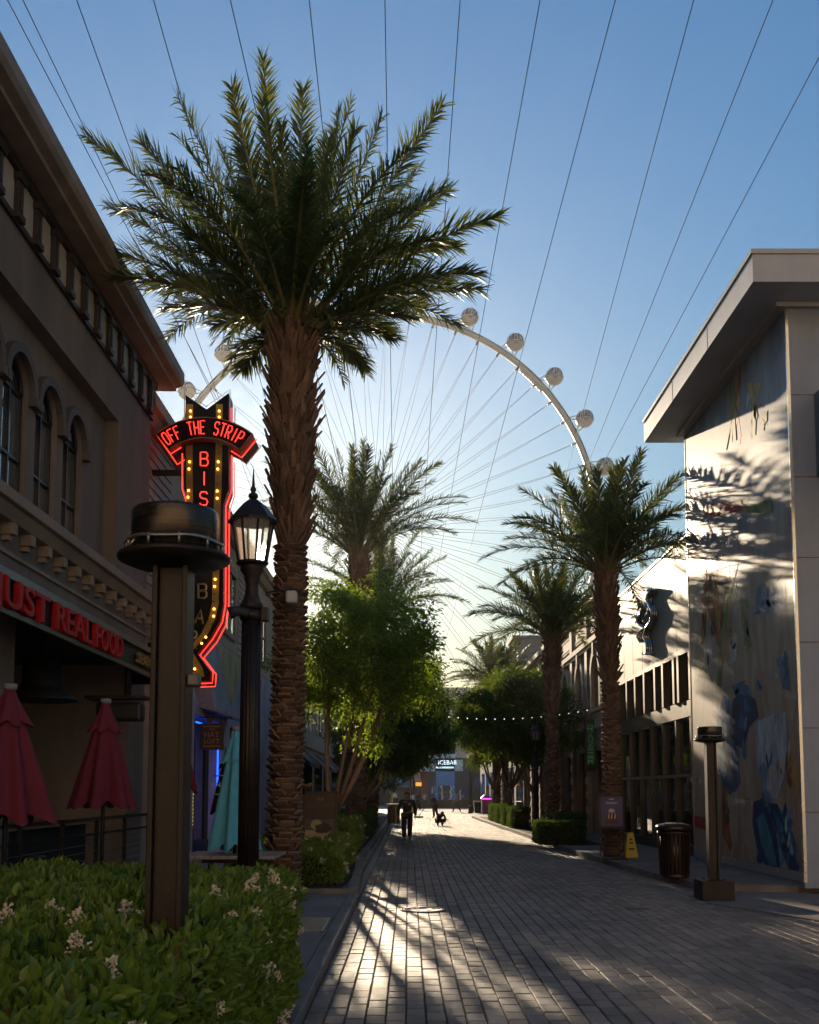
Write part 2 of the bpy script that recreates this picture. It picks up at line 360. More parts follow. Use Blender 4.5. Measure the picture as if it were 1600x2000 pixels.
for i,c in enumerate(cen):
    win=MB(); x=-5.31
    for y in (c-hw+.03,c,c+hw-.03): win.box((x-.03,y-.018,5.42),(x+.012,y+.018,ZS+ (.36 if abs(y-c)<.1 else .02)))
    for z in (5.45,6.15,ZS): win.box((x-.03,c-hw,z-.018),(x+.010,c+hw,z+.018))
    win.tube([(x,y,z) for y,z in arch(c-hw+.03,c+hw-.03,ZS)],.03,6)
    win.tube([(x,y,z) for y,z in arch(c-hw*.5,c+hw*.5,ZS,10)],.016,6)
    wo=win.build('window',darkmetal,sb)
    g=MB(); g.prism([(x-.03,y,z) for y,z in [(c-hw,5.42)]+arch(c-hw,c+hw,ZS)+[(c+hw,5.42)]],(-.01,0,0)); g.build('glass',wglz,wo)
    tr=MB(); out=arch(c-hw-.13,c+hw+.13,ZS); inn=arch(c-hw-.002,c+hw+.002,ZS,rev=True)
    tr.prism([(-5.22,y,z) for y,z in out+inn],(.10,0,0)); 
    for s in (-1,1): tr.box((-5.22,c+s*(hw+.066)-.064,ZS-.12),(-5.10,c+s*(hw+.066)+.064,ZS))
    tr.build('arch_trim',M('brown arch moulding',(.10,.078,.062),.7,0,.12,3,.1,60),wo)
# frieze, brackets and cornice
b=MB(); b.box((XL,-2,8.86),(-4.95,YE+.05,8.94),1); b.box((XL,-2,8.94),(-4.97,YE+.03,9.50),0); b.box((XL,-2,9.50),(-4.90,YE+.1,9.62),1)
b.build('frieze',[frieze,darkwood],sb)
y=18.95
while y>4:
    b=MB(); b.box((-4.97,y-.085,8.95),(-4.905,y+.085,9.40)); b.box((-4.97,y-.115,9.38),(-4.87,y+.115,9.48)); b.box((-4.97,y-.115,8.88),(-4.88,y+.115,8.97))
    b.box((-4.905,y-.035,9.0),(-4.885,y+.035,9.36)); b.build('bracket',darkwood,sb,.008); y-=.66
b=MB()
pr=[(-4.90,9.62),(-4.62,9.62),(-4.62,9.68),(-4.50,9.72),(-4.46,9.80),(-4.46,9.98),(-5.3,10.02),(-5.3,9.62)]
b.prism([(x,-2,z) for x,z in pr],(0,YE+2.45,0)); b.build('cornice',trim,sb,.01)
b=MB(); b.box((-9.5,-2,9.62),(-5.3,YE,9.95)); b.build('roof',M('flat roof felt',(.12,.11,.10),.9),sb)
# ledge with its row of blocks
b=MB(); pr=[(XL,4.98),(-4.86,5.0),(-4.78,5.14),(-4.72,5.16),(-4.72,5.30),(-5.22,5.40),(-5.22,4.98)]
b.prism([(x,-2,z) for x,z in pr],(0,YE+2.25,0))
y=YE-.1
while y>5: b.box((XL,y-.075,4.84),(-4.84,y+.075,4.985)); b.box((XL,y-.05,4.77),(-4.90,y+.05,4.84)); y-=.62
b.box((XL,-2,4.62),(-4.965,YE+.03,4.67))
b.build('ledge',trim,sb,.008)
# deep shopfront under the canopy
b=MB()
for y in (6.9,9.4,11.9,14.4,16.9):
    b.box((-8.6,y-1.0,.1),(-8.54,y+1.0,2.9))
b.build('shopfront',glass,sb)
b=MB(); b.box((-8.58,5,2.95),(-8.5,18.2,3.15))
for y in (5.8,8.1,10.6,13.1,15.6,18.0): b.box((-8.6,y-.06,.1),(-8.5,y+.06,3.2))
b.build('shopfront_frame',black,sb)
# canopy
cn=thing('entrance_canopy','long black canopy with raised red lettering below the arched windows','canopy',(-4.6,11,3.7))
b=MB(); b.box((-8.5,-2,3.95),(-4.42,18.4,4.03)); b.build('canopy_deck',black,cn)
b=MB(); fz0,fz1=3.62,4.06
b.box((-4.42,-2,fz0),(-4.36,18.4,fz1)); b.box((-5.2,18.4,fz0),(-4.36,18.46,fz1))
b.box((-4.36,-2,fz1-.07),(-4.30,18.46,fz1+.02),1); b.box((-4.36,-2,fz0-.02),(-4.32,18.46,fz0+.04),1)
b.build('fascia',[M('charcoal fascia',(.025,.025,.026),.5,.2,.2,4),M('grey metal edge',(.16,.16,.17),.35,.7,.2,6)],cn)
redp=M('red letter paint',(.42,.010,.012),.5,0,.15,8,spec=.2)
for txt,ya,yb in (('JUST',10.45,12.12),('REAL',12.30,13.72),('FOOD',13.90,15.22)):
    me=text_mesh(txt,.46,.030,.010); xs=[v.co.x for v in me.vertices]; kx=(yb-ya)/(max(xs)-min(xs))
    for v in me.vertices: v.co.x=(v.co.x-min(xs))*kx if False else (v.co.x)*kx
    b=MB(); b.mesh(me,face_px((-4.31,(ya+yb)/2,3.81))); b.build('lettering',redp,cn)
text_part('SEAFOOD',.24,M('gilt letter paint',(.30,.19,.06),.4,.4,.2,9),cn,face_px((-4.32,16.9,3.81)),.02,.006,sx=1.35)
t=thing('downlight','small lit round downlight in the black canopy ceiling','light',(-5.4,13.4,3.94))
b=MB(); b.lathe([(.05,.0),(.05,-.02),(.04,-.02),(.04,0)],16,(-5.4,13.4,3.95)); b.build('rim',steel,t)
b=MB(); b.lathe([(.001,-.012),(.038,-.012),(.038,-.004),(.001,-.004)],16,(-5.4,13.4,3.95),cap=False); b.build('bulb',EM('warm bulb',(1,.62,.25),3),t)

# ------------------------------------------------------------------ second left building: pale plaster above a painted shopfront
beige=M('beige plaster',(.44,.33,.245),.8,0,.12,1,.15,70)
sh=thing('plaster_building','beige plaster building with lap siding and lavender painted ground floor, behind the neon arrow sign','building',(-7,30,0))
b=MB(); X2=-5.3
b.box((-12,19.42,3.7),(X2,44,9.3)); b.box((-12,19.42,.1),(-5.2,20.8,3.7)); b.box((-12,20.8,.1),(-5.9,44,3.7))
b.build('wall',beige,sh)
b=MB()
pr=[(X2,9.0),(-5.15,9.02),(-5.05,9.2),(-4.95,9.25),(-4.95,9.5),(-5.6,9.55),(-5.6,9.0)]
b.prism([(x,19.42,z) for x,z in pr],(0,24.6,0)); 
pr=[(X2,5.55),(-5.12,5.6),(-5.12,5.75),(X2,5.8)]; b.prism([(x,19.42,z) for x,z in pr],(0,24.6,0))
b.build('cornice',trim,sh,.01)
for ya,yb in ((19.5,22.3),(25.2,28.4),(31.4,35)):
  b=MB(); z=5.9
  while z<8.9:
    b.prism([(X2,ya,z),(X2+.035,ya,z),(X2+.008,ya,z+.202)],(0,yb-ya,0)); z+=.2
  b.build('siding',M('taupe siding boards',(.38,.28,.21),.7,0,.14,1.5),sh)
for yc in (23.7,29.9,36.5):
    b=MB(); b.box((X2,yc-.9,6.2),(X2+.07,yc+.9,6.35)); b.box((X2,yc-.9,8.1),(X2+.09,yc+.9,8.3))
    for y in (yc-.85,yc,yc+.85): b.box((X2,y-.05,6.35),(X2+.06,y+.05,8.1))
    b.box((X2,yc-.8,7.2),(X2+.05,yc+.8,7.26))
    wo=b.build('window',trim,sh); g=MB(); g.box((X2+.002,yc-.8,6.35),(X2+.02,yc+.8,8.1)); g.build('glass',glass,wo)
# painted lower front: coloured zones of a mural
lav=M('lavender mural paint',(.40,.37,.46),.75,0,.35,.9,.1,40)
pk=M('rose mural paint',(.42,.20,.21),.75,0,.3,1.2); yl=M('straw mural paint',(.45,.38,.20),.75,0,.3,1.4); bl=M('pale blue mural paint',(.30,.37,.45),.75,0,.3,1.2)
b=MB(); XF=-4.75
b.prism([(XF,20.9,3.4),(XF,20.9,5.4),(XF,40,5.4),(XF,40,3.4)],(-.5,0,0),0)
b.box((XF-.6,20.7,.1),(XF,22.7,3.4),0); b.box((XF-.6,26.1,.1),(XF,27.2,3.4),0); b.box((XF-.6,28.5,.1),(XF,29.4,3.4),0); b.box((XF-.6,33,.1),(XF,40,3.4),0)
for pts,mi in (([(21,5.38),(22.4,5.38),(25.2,3.6),(24.4,3.2),(21,4.6)],1),([(22.6,5.38),(24.6,5.38),(27,3.9),(25.4,3.6)],2),([(25,5.38),(29,5.38),(28,4.2),(27.2,3.95)],3),([(29.5,5.3),(33,5.3),(32,3.2),(29.4,3.4)],1)):
    b.prism([(XF+.001,y,z) for y,z in pts],(.003,0,0),mi)
b.build('painted_front',[lav,pk,bl,yl],sh)
b=MB(); b.box((-5.2,22.7,.1),(-5.15,26.1,3.4)); b.box((-5.2,27.2,.1),(-5.15,28.5,3.4)); b.box((-5.8,29.4,.1),(-5.75,33,3.4)); b.build('shop_window',glass,sh)
b=MB()
for y in (22.75,24.4,26.05,27.25,28.45): b.box((-5.15,y-.04,.1),(-5.08,y+.04,3.4))
b.box((-5.15,22.7,.1),(-5.06,26.1,.5)); b.box((-5.15,27.2,.1),(-5.06,28.5,.5)); b.build('shop_frame',darkwood,sh)
b=MB(); b.prism([(-4.76,23.2,3.6),(-4.35,23.2,3.5),(-4.35,23.2,3.56),(-4.76,23.2,3.72)],(0,3.6,0)); b.build('awning',M('pale awning board',(.3,.27,.24),.7),sh)
b=MB(); bt=EM('blue neon tube',(.01,.10,1.0),1.6)
b.tube([(-4.78,23.0,3.25),(-4.78,25.7,3.25),(-4.78,25.7,.45)],.022,6); b.build('neon_outline',bt,sh)
b=MB()
for i in range(9): b.ball((-4.85,22.9+.02*(i%2),.95+i*.085),.018,0,6,4); b.ball((-4.85,23.12,.95+i*.085),.018,0,6,4)
b.build('window_lights',EM('yellow fairy light',(1,.72,.02),4),sh)
t=thing('hanging_shop_sign','small dark hanging sign lettered HAT LOFT in front of the blue neon window','sign',(-4.4,23.2,2.3))
b=MB(); c=atY(414,1437,23.2); b.box((c.x-.27,23.18,c.z-.32),(c.x+.27,23.23,c.z+.28)); b.build('board',M('sign board brown',(.03,.022,.018),.55,0,.2,5),t,.008)
b=MB(); b.tube([(-4.76,23.2,c.z+.42),(c.x+.45,23.2,c.z+.42)],.014,6)
for s in (-.2,.2): b.tube([(c.x+s,23.2,c.z+.42),(c.x+s,23.2,c.z+.26)],.008,5)
b.build('bracket',black,t)
copper=M('copper sign paint',(.36,.15,.06),.45,.3,.2,10)
for s,dz,sz in (('THE',.14,.07),('HAT',.02,.17),('LOFT',-.13,.15)): text_part(s,sz,copper,t,face_cam((c.x,23.175,c.z+dz)),.004)
b=MB(); b.box((c.x-.2,23.174,c.z-.245),(c.x+.2,23.179,c.z-.225)); b.box((c.x-.2,23.174,c.z+.20),(c.x+.2,23.179,c.z+.22)); b.build('sign_rule',copper,t)
def gooseneck(p,label):
    t=thing('gooseneck_lamp',label,'wall lamp',p,0,'gooseneck lamps on the painted front')
    b=MB(); x,y,z=p
    b.tube([(x,y,z),(x+.1,y,z+.16),(x+.22,y,z+.2),(x+.34,y,z+.12),(x+.36,y,z)],.014,6); b.lathe([(.001,0),(.03,0),(.03,.03),(.001,.03)],10,(x,y,z-.015)); b.build('arm',black,t)
    b=MB(); b.lathe([(.03,.02),(.05,-.02),(.12,-.16),(.115,-.16),(.045,-.03),(.02,.0)],16,(x+.36,y,z),cap=False); b.build('shade',black,t)
gooseneck((-4.74,22.6,4.15),'black gooseneck lamp on the lavender wall just below the neon arrow')
gooseneck((-4.74,21.3,4.15),'black gooseneck lamp half hidden behind the near heater post')
# ------------------------------------------------------------------ third left building, mostly behind the trees
tb=thing('row_building','tan two-storey shop row with dark red awnings behind the left street trees','building',(-8,70,0))
b=MB(); b.box((-14,44.1,.09),(-5.4,104,8.2)); b.box((-5.4,44.1,4.0),(-5.25,104,4.25)); b.box((-5.5,44.1,8.2),(-5.1,104,8.6))
b.build('wall',M('row plaster',(.30,.25,.20),.8,0,.15,.6,.1,40),tb)
for i in range(9):
    y=46+i*6.5
    b=MB(); b.box((-5.4,y,.3),(-5.36,y+4.6,3.2)); b.box((-5.4,y+.6,5.0),(-5.36,y+1.8,7.0)); b.box((-5.4,y+2.8,5.0),(-5.36,y+4.0,7.0)); b.build('window',glass,tb)
    b=MB(); b.prism([(-5.36,y-.2,3.8),(-4.4,y-.2,3.0),(-4.4,y-.2,2.8),(-5.36,y-.2,3.3)],(0,5,0)); b.build('awning',M('dark red awning',(.14,.025,.02),.8) if i%2 else M('navy awning',(.02,.03,.06),.8),tb)
# ------------------------------------------------------------------ right: mural building
X3=6.55; Y3=17.1; ZT=10.06
panel=M('pale cladding panel',(.28,.32,.39),.55,0,.06,1.2,.05,80,stain=(.8,.18,(1,1,.3)))
seam=M('panel seam',(.16,.11,.07),.8)
alum=M('brushed aluminium edge',(.62,.62,.60),.25,.9,.1,5)
mb=thing('mural_building','tall pale panel building with large painted mural and deep overhanging roof edge, on the right','building',(9,20,0))
b=MB(); b.box((X3,Y3+.02,.1),(16,23.6,ZT))
b.box((X3+.03,Y3,.55),(X3+.62,Y3+.02,ZT)); b.box((X3+1.5,Y3-.02,8.55),(16,Y3+.02,ZT))
b.build('wall',panel,mb)
b=MB()
for z in (1.35,2.75,4.2,5.65,7.05,8.5): b.box((X3+.035,Y3-.004,z-.008),(X3+.615,Y3+.0,z+.008))
b.box((X3+.615,Y3-.006,.5),(X3+.635,Y3+.02,ZT)); b.build('panel_joints',seam,mb)
b=MB(); b.box((X3-.02,Y3-.015,.35),(X3+.03,Y3+.03,ZT)); b.box((X3-.02,23.57,.35),(X3+.03,23.63,ZT)); b.box((X3-.03,Y3-.015,.20),(X3+.03,23.63,.36)); b.build('mural_edge',alum,mb)
b=MB(); b.box((5.72,16.3,ZT+.06),(16,24.2,ZT+.54)); b.box((5.69,16.27,ZT+.54),(16,24.2,ZT+.62)); 
b.build('roof',M('grey fascia metal',(.46,.465,.48),.5,.1,.06,1,.04,60,stain=(1.0,.15,(1,1,.4))),mb)
b=MB()
for y in (18.9,21.5): b.box((5.716,y-.006,ZT+.062),(5.722,y+.006,ZT+.538))
for x in (7.0,8.6,10.2): b.box((x-.006,16.296,ZT+.062),(x+.006,16.302,ZT+.538))
b.build('fascia_joints',seam,mb)
b=MB(); b.box((6.35,17.0,ZT-.02),(16,23.6,ZT+.06)); b.build('soffit',M('soffit metal',(.46,.44,.42),.5,.1,.08,2),mb)
b=MB(); b.prism([(X3+.43,Y3-.02,7.05),(X3+.43,Y3-.02,8.5),(X3+.43,14.6,8.5),(X3+.43,14.6,7.05)],(4,0,0)); b.build('entrance_box',M('blue grey metal',(.13,.18,.22),.4,.4,.08,2),mb)
b=MB(); b.box((X3+.66,Y3+.0,.2),(12,Y3+.03,7.05)); b.build('entrance_glass',glass,mb)
b=MB(); 
for x in (X3+.635,8.6): b.box((x,Y3-.01,.15),(x+.06,Y3+.05,7.05))
b.box((X3+.66,Y3-.005,6.4),(12,Y3+.04,6.5)); b.build('entrance_frame',black,mb)
b=MB(); b.tube([(7.42,Y3-.04,5.85),(7.55,Y3-.04,5.9),(7.6,Y3-.04,5.7),(7.45,Y3-.04,5.6)],.02,6); b.build('window_neon',EM('pink neon tube',(1,.03,.12),4),mb)
# mural: painted film on a glossy board; the picture itself is simple shapes
def mural_mat():
    m=bpy.data.materials.new('mural ground'); m.use_nodes=True; t=m.node_tree; bs=t.nodes['Principled BSDF']
    tc=t.nodes.new('ShaderNodeTexCoord'); sx=t.nodes.new('ShaderNodeSeparateXYZ'); t.links.new(tc.outputs['Object'],sx.inputs[0])
    n=t.nodes.new('ShaderNodeTexNoise'); n.inputs['Scale'].default_value=.7; n.inputs['Detail'].default_value=6; t.links.new(tc.outputs['Object'],n.inputs[0])
    ad=t.nodes.new('ShaderNodeMath'); ad.operation='MULTIPLY_ADD'; ad.inputs[1].default_value=2.4; t.links.new(n.outputs[0],ad.inputs[0]); t.links.new(sx.outputs[2],ad.inputs[2])
    mr=t.nodes.new('ShaderNodeMapRange'); mr.inputs[1].default_value=1.2; mr.inputs[2].default_value=11.2; t.links.new(ad.outputs[0],mr.inputs[0])
    cr=t.nodes.new('ShaderNodeValToRGB'); e=cr.color_ramp.elements
    for p,c in ((0,(.30,.21,.13)),(.25,(.36,.28,.19)),(.45,(.33,.29,.21)),(.62,(.28,.29,.27)),(.78,(.12,.20,.32)),(1,(.05,.13,.28))):
        x=e[0] if p==0 else (e[len(e)-1] if p==1 else e.new(p)); x.position=p; x.color=(*c,1)
    t.links.new(mr.outputs[0],cr.inputs[0])
    n2=t.nodes.new('ShaderNodeTexNoise'); n2.inputs['Scale'].default_value=1.1; n2.inputs['Detail'].default_value=7; n2.inputs['Distortion'].default_value=1.5; mp_=t.nodes.new('ShaderNodeMapping'); mp_.inputs['Scale'].default_value=(1,1.6,.5); t.links.new(tc.outputs['Object'],mp_.inputs[0]); t.links.new(mp_.outputs[0],n2.inputs[0])
    c2=t.nodes.new('ShaderNodeValToRGB'); e2=c2.color_ramp.elements; e2[0].position=.38; e2[0].color=(.24,.15,.09,1); e2[1].position=.62; e2[1].color=(.48,.44,.37,1)
    m2=t.nodes.new('ShaderNodeMix'); m2.data_type='RGBA'; m2.inputs[0].default_value=.38; t.links.new(n2.outputs[0],c2.inputs[0]); t.links.new(cr.outputs[0],m2.inputs[6]); t.links.new(c2.outputs[0],m2.inputs[7]); t.links.new(m2.outputs[2],bs.inputs['Base Color'])
    bs.inputs['Roughness'].default_value=.48; bs.inputs['Specular IOR Level'].default_value=.22
    return m
mu=MB(); mu.box((X3-.012,Y3+.03,.36),(X3,23.57,ZT)); 
mcol={}
def mp(nm,c): 
    mcol[nm]=len(mcol)+1; return M('mural '+nm,c,.48,0,.6,2.6,spec=.22,stretch=(1,1.5,.6))
mmats=[mural_mat()]+[mp(k,c) for k,c in dict(navy=(.012,.045,.12),blue=(.03,.12,.26),teal=(.05,.20,.26),pale=(.36,.42,.44),slate=(.14,.22,.32),rust=(.28,.09,.03),ivory=(.46,.42,.36),leaf=(.14,.20,.06),red=(.34,.03,.03),ochre=(.36,.24,.08),brown=(.09,.055,.03)).items()]
lay=0; BL=[]
def blob(col,pts):
    global lay; lay=(lay+1)%14
    mu.prism([(X3-.013-.0007*lay,*atX(x,y,X3)[1:]) for x,y in pts],(-.0006,0,0),mcol[col])
for col,pts in [
 ('brown',[(1375,1110),(1395,1095),(1425,1100),(1430,1150),(1420,1220),(1408,1270),(1395,1230),(1380,1180)]),
 ('rust',[(1392,1120),(1402,1110),(1406,1190),(1412,1250),(1402,1262),(1394,1200)]),('rust',[(1376,1172),(1383,1165),(1380,1240),(1370,1265),(1372,1220)]),
 ('ivory',[(1374,1290),(1384,1240),(1394,1255),(1393,1300),(1384,1318)]),('ivory',[(1414,1265),(1428,1228),(1442,1240),(1440,1290),(1425,1300)]),
 ('leaf',[(1402,1340),(1409,1250),(1424,1150),(1440,1100),(1443,1103),(1430,1155),(1415,1255),(1410,1342)]),('leaf',[(1448,1160),(1456,1200),(1470,1262),(1462,1262),(1450,1215)]),
 ('ochre',[(1462,748),(1488,748),(1480,790),(1477,850),(1471,850),(1472,790)]),('ochre',[(1484,818),(1500,802),(1500,822),(1492,832)]),
 ('leaf',[(1424,712),(1430,700),(1440,860),(1434,862)]),('rust',[(1448,700),(1453,680),(1447,760),(1432,820),(1420,880),(1416,878),(1428,815),(1440,760)]),
 ('red',[(1380,986),(1450,976),(1450,1000),(1380,1008)]),('leaf',[(1460,985),(1510,975),(1512,1002),(1466,1004)]),('ochre',[(1452,978),(1462,975),(1462,1002),(1452,1002)]),
 ('slate',[(1474,1190),(1480,1150),(1494,1136),(1502,1158),(1515,1135),(1536,1138),(1537,1195),(1520,1185),(1500,1200)]),
 ('slate',[(1516,1290),(1530,1275),(1542,1285),(1546,1350),(1530,1345),(1525,1310)]),
 ('blue',[(1430,1340),(1448,1330),(1464,1340),(1466,1368),(1440,1362)]),('navy',[(1434,1365),(1455,1352),(1478,1366),(1484,1400),(1465,1420),(1455,1462),(1436,1455),(1430,1410)]),
 ('blue',[(1404,1400),(1414,1358),(1426,1360),(1430,1440),(1445,1470),(1448,1530),(1438,1548),(1418,1546),(1404,1500),(1400,1440)]),
 ('navy',[(1402,1440),(1412,1430),(1425,1460),(1440,1500),(1444,1538),(1432,1546),(1415,1535),(1404,1490)]),('teal',[(1412,1440),(1424,1420),(1438,1450),(1432,1455)]),
 ('pale',[(1476,1410),(1490,1405),(1510,1395),(1536,1390),(1540,1450),(1534,1520),(1520,1560),(1496,1555),(1480,1490)]),
 ('slate',[(1484,1500),(1500,1480),(1506,1540),(1512,1570),(1496,1560)]),('ivory',[(1518,1492),(1530,1480),(1530,1512),(1518,1520)]),('ivory',[(1500,1500),(1515,1495),(1514,1540),(1500,1545)]),
 ('navy',[(1474,1566),(1490,1560),(1508,1590),(1520,1640),(1527,1698),(1500,1694),(1482,1660),(1472,1610)]),('teal',[(1480,1600),(1494,1585),(1510,1640),(1520,1690),(1506,1690),(1490,1650)]),
 ('navy',[(1502,1568),(1520,1570),(1545,1630),(1563,1690),(1562,1708),(1545,1706),(1524,1650)]),('teal',[(1526,1580),(1538,1590),(1558,1650),(1560,1690),(1545,1650)]),('blue',[(1512,1580),(1520,1590),(1545,1670),(1540,1690),(1522,1640)]),
 ('red',[(1354,1592),(1400,1602),(1400,1626),(1354,1614)]),('rust',[(1408,1480),(1420,1500),(1424,1600),(1432,1650),(1428,1662),(1412,1630)]),
 ('ivory',[(1350,1518),(1370,1520),(1370,1529),(1350,1527)]),('ivory',[(1431,1558),(1472,1564),(1472,1574),(1431,1568)]),
 ('ochre',[(1530,1440),(1560,1500),(1562,1560),(1535,1500)])]: BL.append((col,pts)); blob(col,pts)
brs=random.Random(7); fam={'navy':('blue','slate','navy'),'blue':('navy','teal','slate'),'teal':('pale','blue','navy'),'pale':('slate','ivory','blue'),'slate':('pale','blue'),'rust':('brown','ochre','red'),'ivory':('ochre','pale','brown'),'leaf':('ochre','leaf'),'ochre':('ivory','rust'),'brown':('rust','ochre'),'red':('rust',)}
for col,pts in list(BL):
    xs_=[p[0] for p in pts]; ys_=[p[1] for p in pts]; w_=max(xs_)-min(xs_); h_=max(ys_)-min(ys_); cx_=sum(xs_)/len(xs_); cy_=sum(ys_)/len(ys_)
    for k in range(9):
        x=cx_+brs.gauss(0,w_*.22); y=cy_+brs.gauss(0,h_*.24); l=brs.uniform(.12,.38)*h_; t_=brs.uniform(.03,.12)*w_+.8; sl=brs.uniform(-.35,.35)*w_*.6
        q_=[(x-t_*.3,y-l/2),(x+t_*.5+sl*.3,y-l/4),(x+t_+sl,y+l/4),(x+sl,y+l/2),(x-t_+sl*.6,y+l/5)]; q_=[(max(1352,min(a_,1512+(b_-570)*.039)),min(b_,1690)) for a_,b_ in q_]; blob(brs.choice(fam[col]),q_)
mu.build('mural',mmats,mb)
t=thing('standpipe','small white capped pipe at the foot of the pale panel building','pipe',(6.95,16.95,.11))
b=MB(); x,y=6.95,16.93
b.lathe([(.045,0),(.045,.22),(.055,.22),(.055,.30),(.045,.33),(.001,.335)],14,(x,y,.02)); b.tube([(x,y,.22),(x+.13,y-.02,.22),(x+.14,y-.02,.10)],.03,8); b.lathe([(.07,0),(.07,.02),(.001,.02)],14,(x,y,.014)); b.build('pipe',M('chalky white paint',(.5,.5,.48),.6,0,.2,14),t)
# ------------------------------------------------------------------ right: metal clad restaurant
X4=7.0
mt=thing('metal_building','low champagne metal clad building with dark window wall and chrome emblem','building',(9,30,0))
b=MB(); b.box((X4,23.64,5.28),(16,36.4,8.15)); b.build('metal_panel',M('champagne metal panel',(.36,.33,.28),.6,.1,.06,.6,.05,12,stretch=(1,1,.08),spec=.3),mt)
b=MB()
for i in range(10): b.box((X4-.004,23.9+i*1.3,5.30),(X4,23.912+i*1.3,8.13))
b.box((X4-.02,23.64,8.10),(X4,36.4,8.17)); b.build('panel_joints',M('metal seam',(.2,.18,.15),.5,.5),mt)
b=MB(); fr=M('bronze window frame',(.065,.048,.034),.45,.4,.2,3)
b.box((X4-.04,23.64,3.55),(X4+.2,36.4,3.95)); b.box((X4-.05,23.64,5.16),(X4+.2,36.4,5.28))
for y in (24.0,25.0,26.1,26.55,27.7,28.6,29.9,31.1,32.3,33.6,34.9,36.2): b.box((X4-.10,y-.09,3.95),(X4+.15,y+.09,5.16))
for y in (24.0,25.3,26.7,28.1,29.5,30.9,32.3,33.7,35.1,36.2): b.box((X4-.03,y-.05,.1),(X4+.15,y+.05,3.55))
b.box((X4-.03,23.64,2.05),(X4+.1,36.4,2.13)); b.box((X4-.06,23.64,.1),(X4+.15,36.4,.36)); b.build('window_frame',fr,mt)
b=MB(); b.box((X4+.06,23.64,.3),(X4+.08,36.4,3.56)); b.box((X4+.10,23.64,3.9),(X4+.12,36.4,5.2)); b.build('glazing',glass,mt)
b=MB(); b.box((X4+.6,23.64,.05),(16,36.4,.12)); b.box((15.5,23.64,.1),(16,36.4,5.2)); b.build('inner_wall',black,mt)
ch=M('polished chrome',(.55,.55,.56),.12,1,.05,4)
em=thing('chrome_emblem','tall chrome scroll shaped emblem fixed to the champagne metal panels','sign',(6.9,30,6.8))
b=MB()
def ribbon(px,r):
    P_=[Vector(atX(x,y,6.9)) for x,y in px]
    for o_ in (.06,.0,-.06): b.tube([(X4-.02+o_-.08,p.y,p.z) for p in P_],r*.5,7)
ribbon([(1278,1152),(1270,1160),(1267,1170),(1272,1182),(1279,1196),(1276,1212),(1267,1226),(1262,1242),(1268,1258),(1269,1277)],.10)
ribbon([(1262,1152),(1278,1153)],.10); ribbon([(1260,1276),(1273,1277)],.09)
ribbon([(1251,1179),(1258,1188),(1255,1200),(1247,1208),(1252,1220),(1261,1224)],.07); ribbon([(1237,1207),(1243,1201),(1249,1209),(1245,1217)],.05); ribbon([(1262,1228),(1252,1234),(1248,1244),(1254,1254)],.06)
b.build('scroll',ch,em)
b=MB(); b.box((X4-.06,29.2,6.4),(X4+.0,29.3,7.4)); b.build('bracket',fr,em)
# ------------------------------------------------------------------ right: brick building
X5=7.0
bk=thing('brick_building','two-storey brick building with round-headed windows and stone trim behind the right palms','building',(10,50,0))
def brickmat():
    m=bpy.data.materials.new('dark brick'); m.use_nodes=True; t=m.node_tree; bs=t.nodes['Principled BSDF']
    tc=t.nodes.new('ShaderNodeTexCoord'); sx=t.nodes.new('ShaderNodeSeparateXYZ'); cb=t.nodes.new('ShaderNodeCombineXYZ'); t.links.new(tc.outputs['Object'],sx.inputs[0])
    ad=t.nodes.new('ShaderNodeMath'); t.links.new(sx.outputs[0],ad.inputs[0]); t.links.new(sx.outputs[1],ad.inputs[1]); t.links.new(ad.outputs[0],cb.inputs[0]); t.links.new(sx.outputs[2],cb.inputs[1])
    br=t.nodes.new('ShaderNodeTexBrick'); br.inputs['Scale'].default_value=1; br.inputs['Brick Width'].default_value=.24; br.inputs['Row Height'].default_value=.08; br.inputs['Mortar Size'].default_value=.006
    br.inputs['Color1'].default_value=(.22,.155,.11,1); br.inputs['Color2'].default_value=(.31,.225,.165,1); br.inputs['Mortar'].default_value=(.26,.22,.18,1)
    t.links.new(cb.outputs[0],br.inputs[0]); t.links.new(br.outputs[0],bs.inputs['Base Color']); bs.inputs['Roughness'].default_value=.7
    bp=t.nodes.new('ShaderNodeBump'); bp.inputs['Strength'].default_value=.6; bp.inputs['Distance'].default_value=.01; bp.invert=True; t.links.new(br.outputs['Fac'],bp.inputs['Height']); t.links.new(bp.outputs[0],bs.inputs['Normal'])
    return m
b=MB(); stone=M('tan cast stone',(.44,.34,.25),.75,0,.15,1.2,.15,50)
b.box((X5+.3,36.5,.1),(17,62,7.4)); 
bays=[37.6,41.2,44.8,48.4,52,55.6,59.2]
for i,y in enumerate(bays):
    y0=36.5 if i==0 else y-1.8; y1=62 if i==6 else y+1.8
    bay(b,y0,y1,.1+3.9,7.4,y-.75,y+.75,4.75,6.0,X5,.3); 
    b.box((X5,y0,.1),(X5+.3,y-1.0,4.0)); b.box((X5,y+1.0,.1),(X5+.3,y1,4.0)); b.box((X5,y-1.0,3.2),(X5+.3,y+1.0,4.0))
b.box((X5-.12,36.5,.1),(X5,37.2-.9,7.4)) 
for y in bays: b.box((X5-.14,y+1.55,.1),(X5,y+2.05,7.1))
b.build('wall',brickmat(),bk)
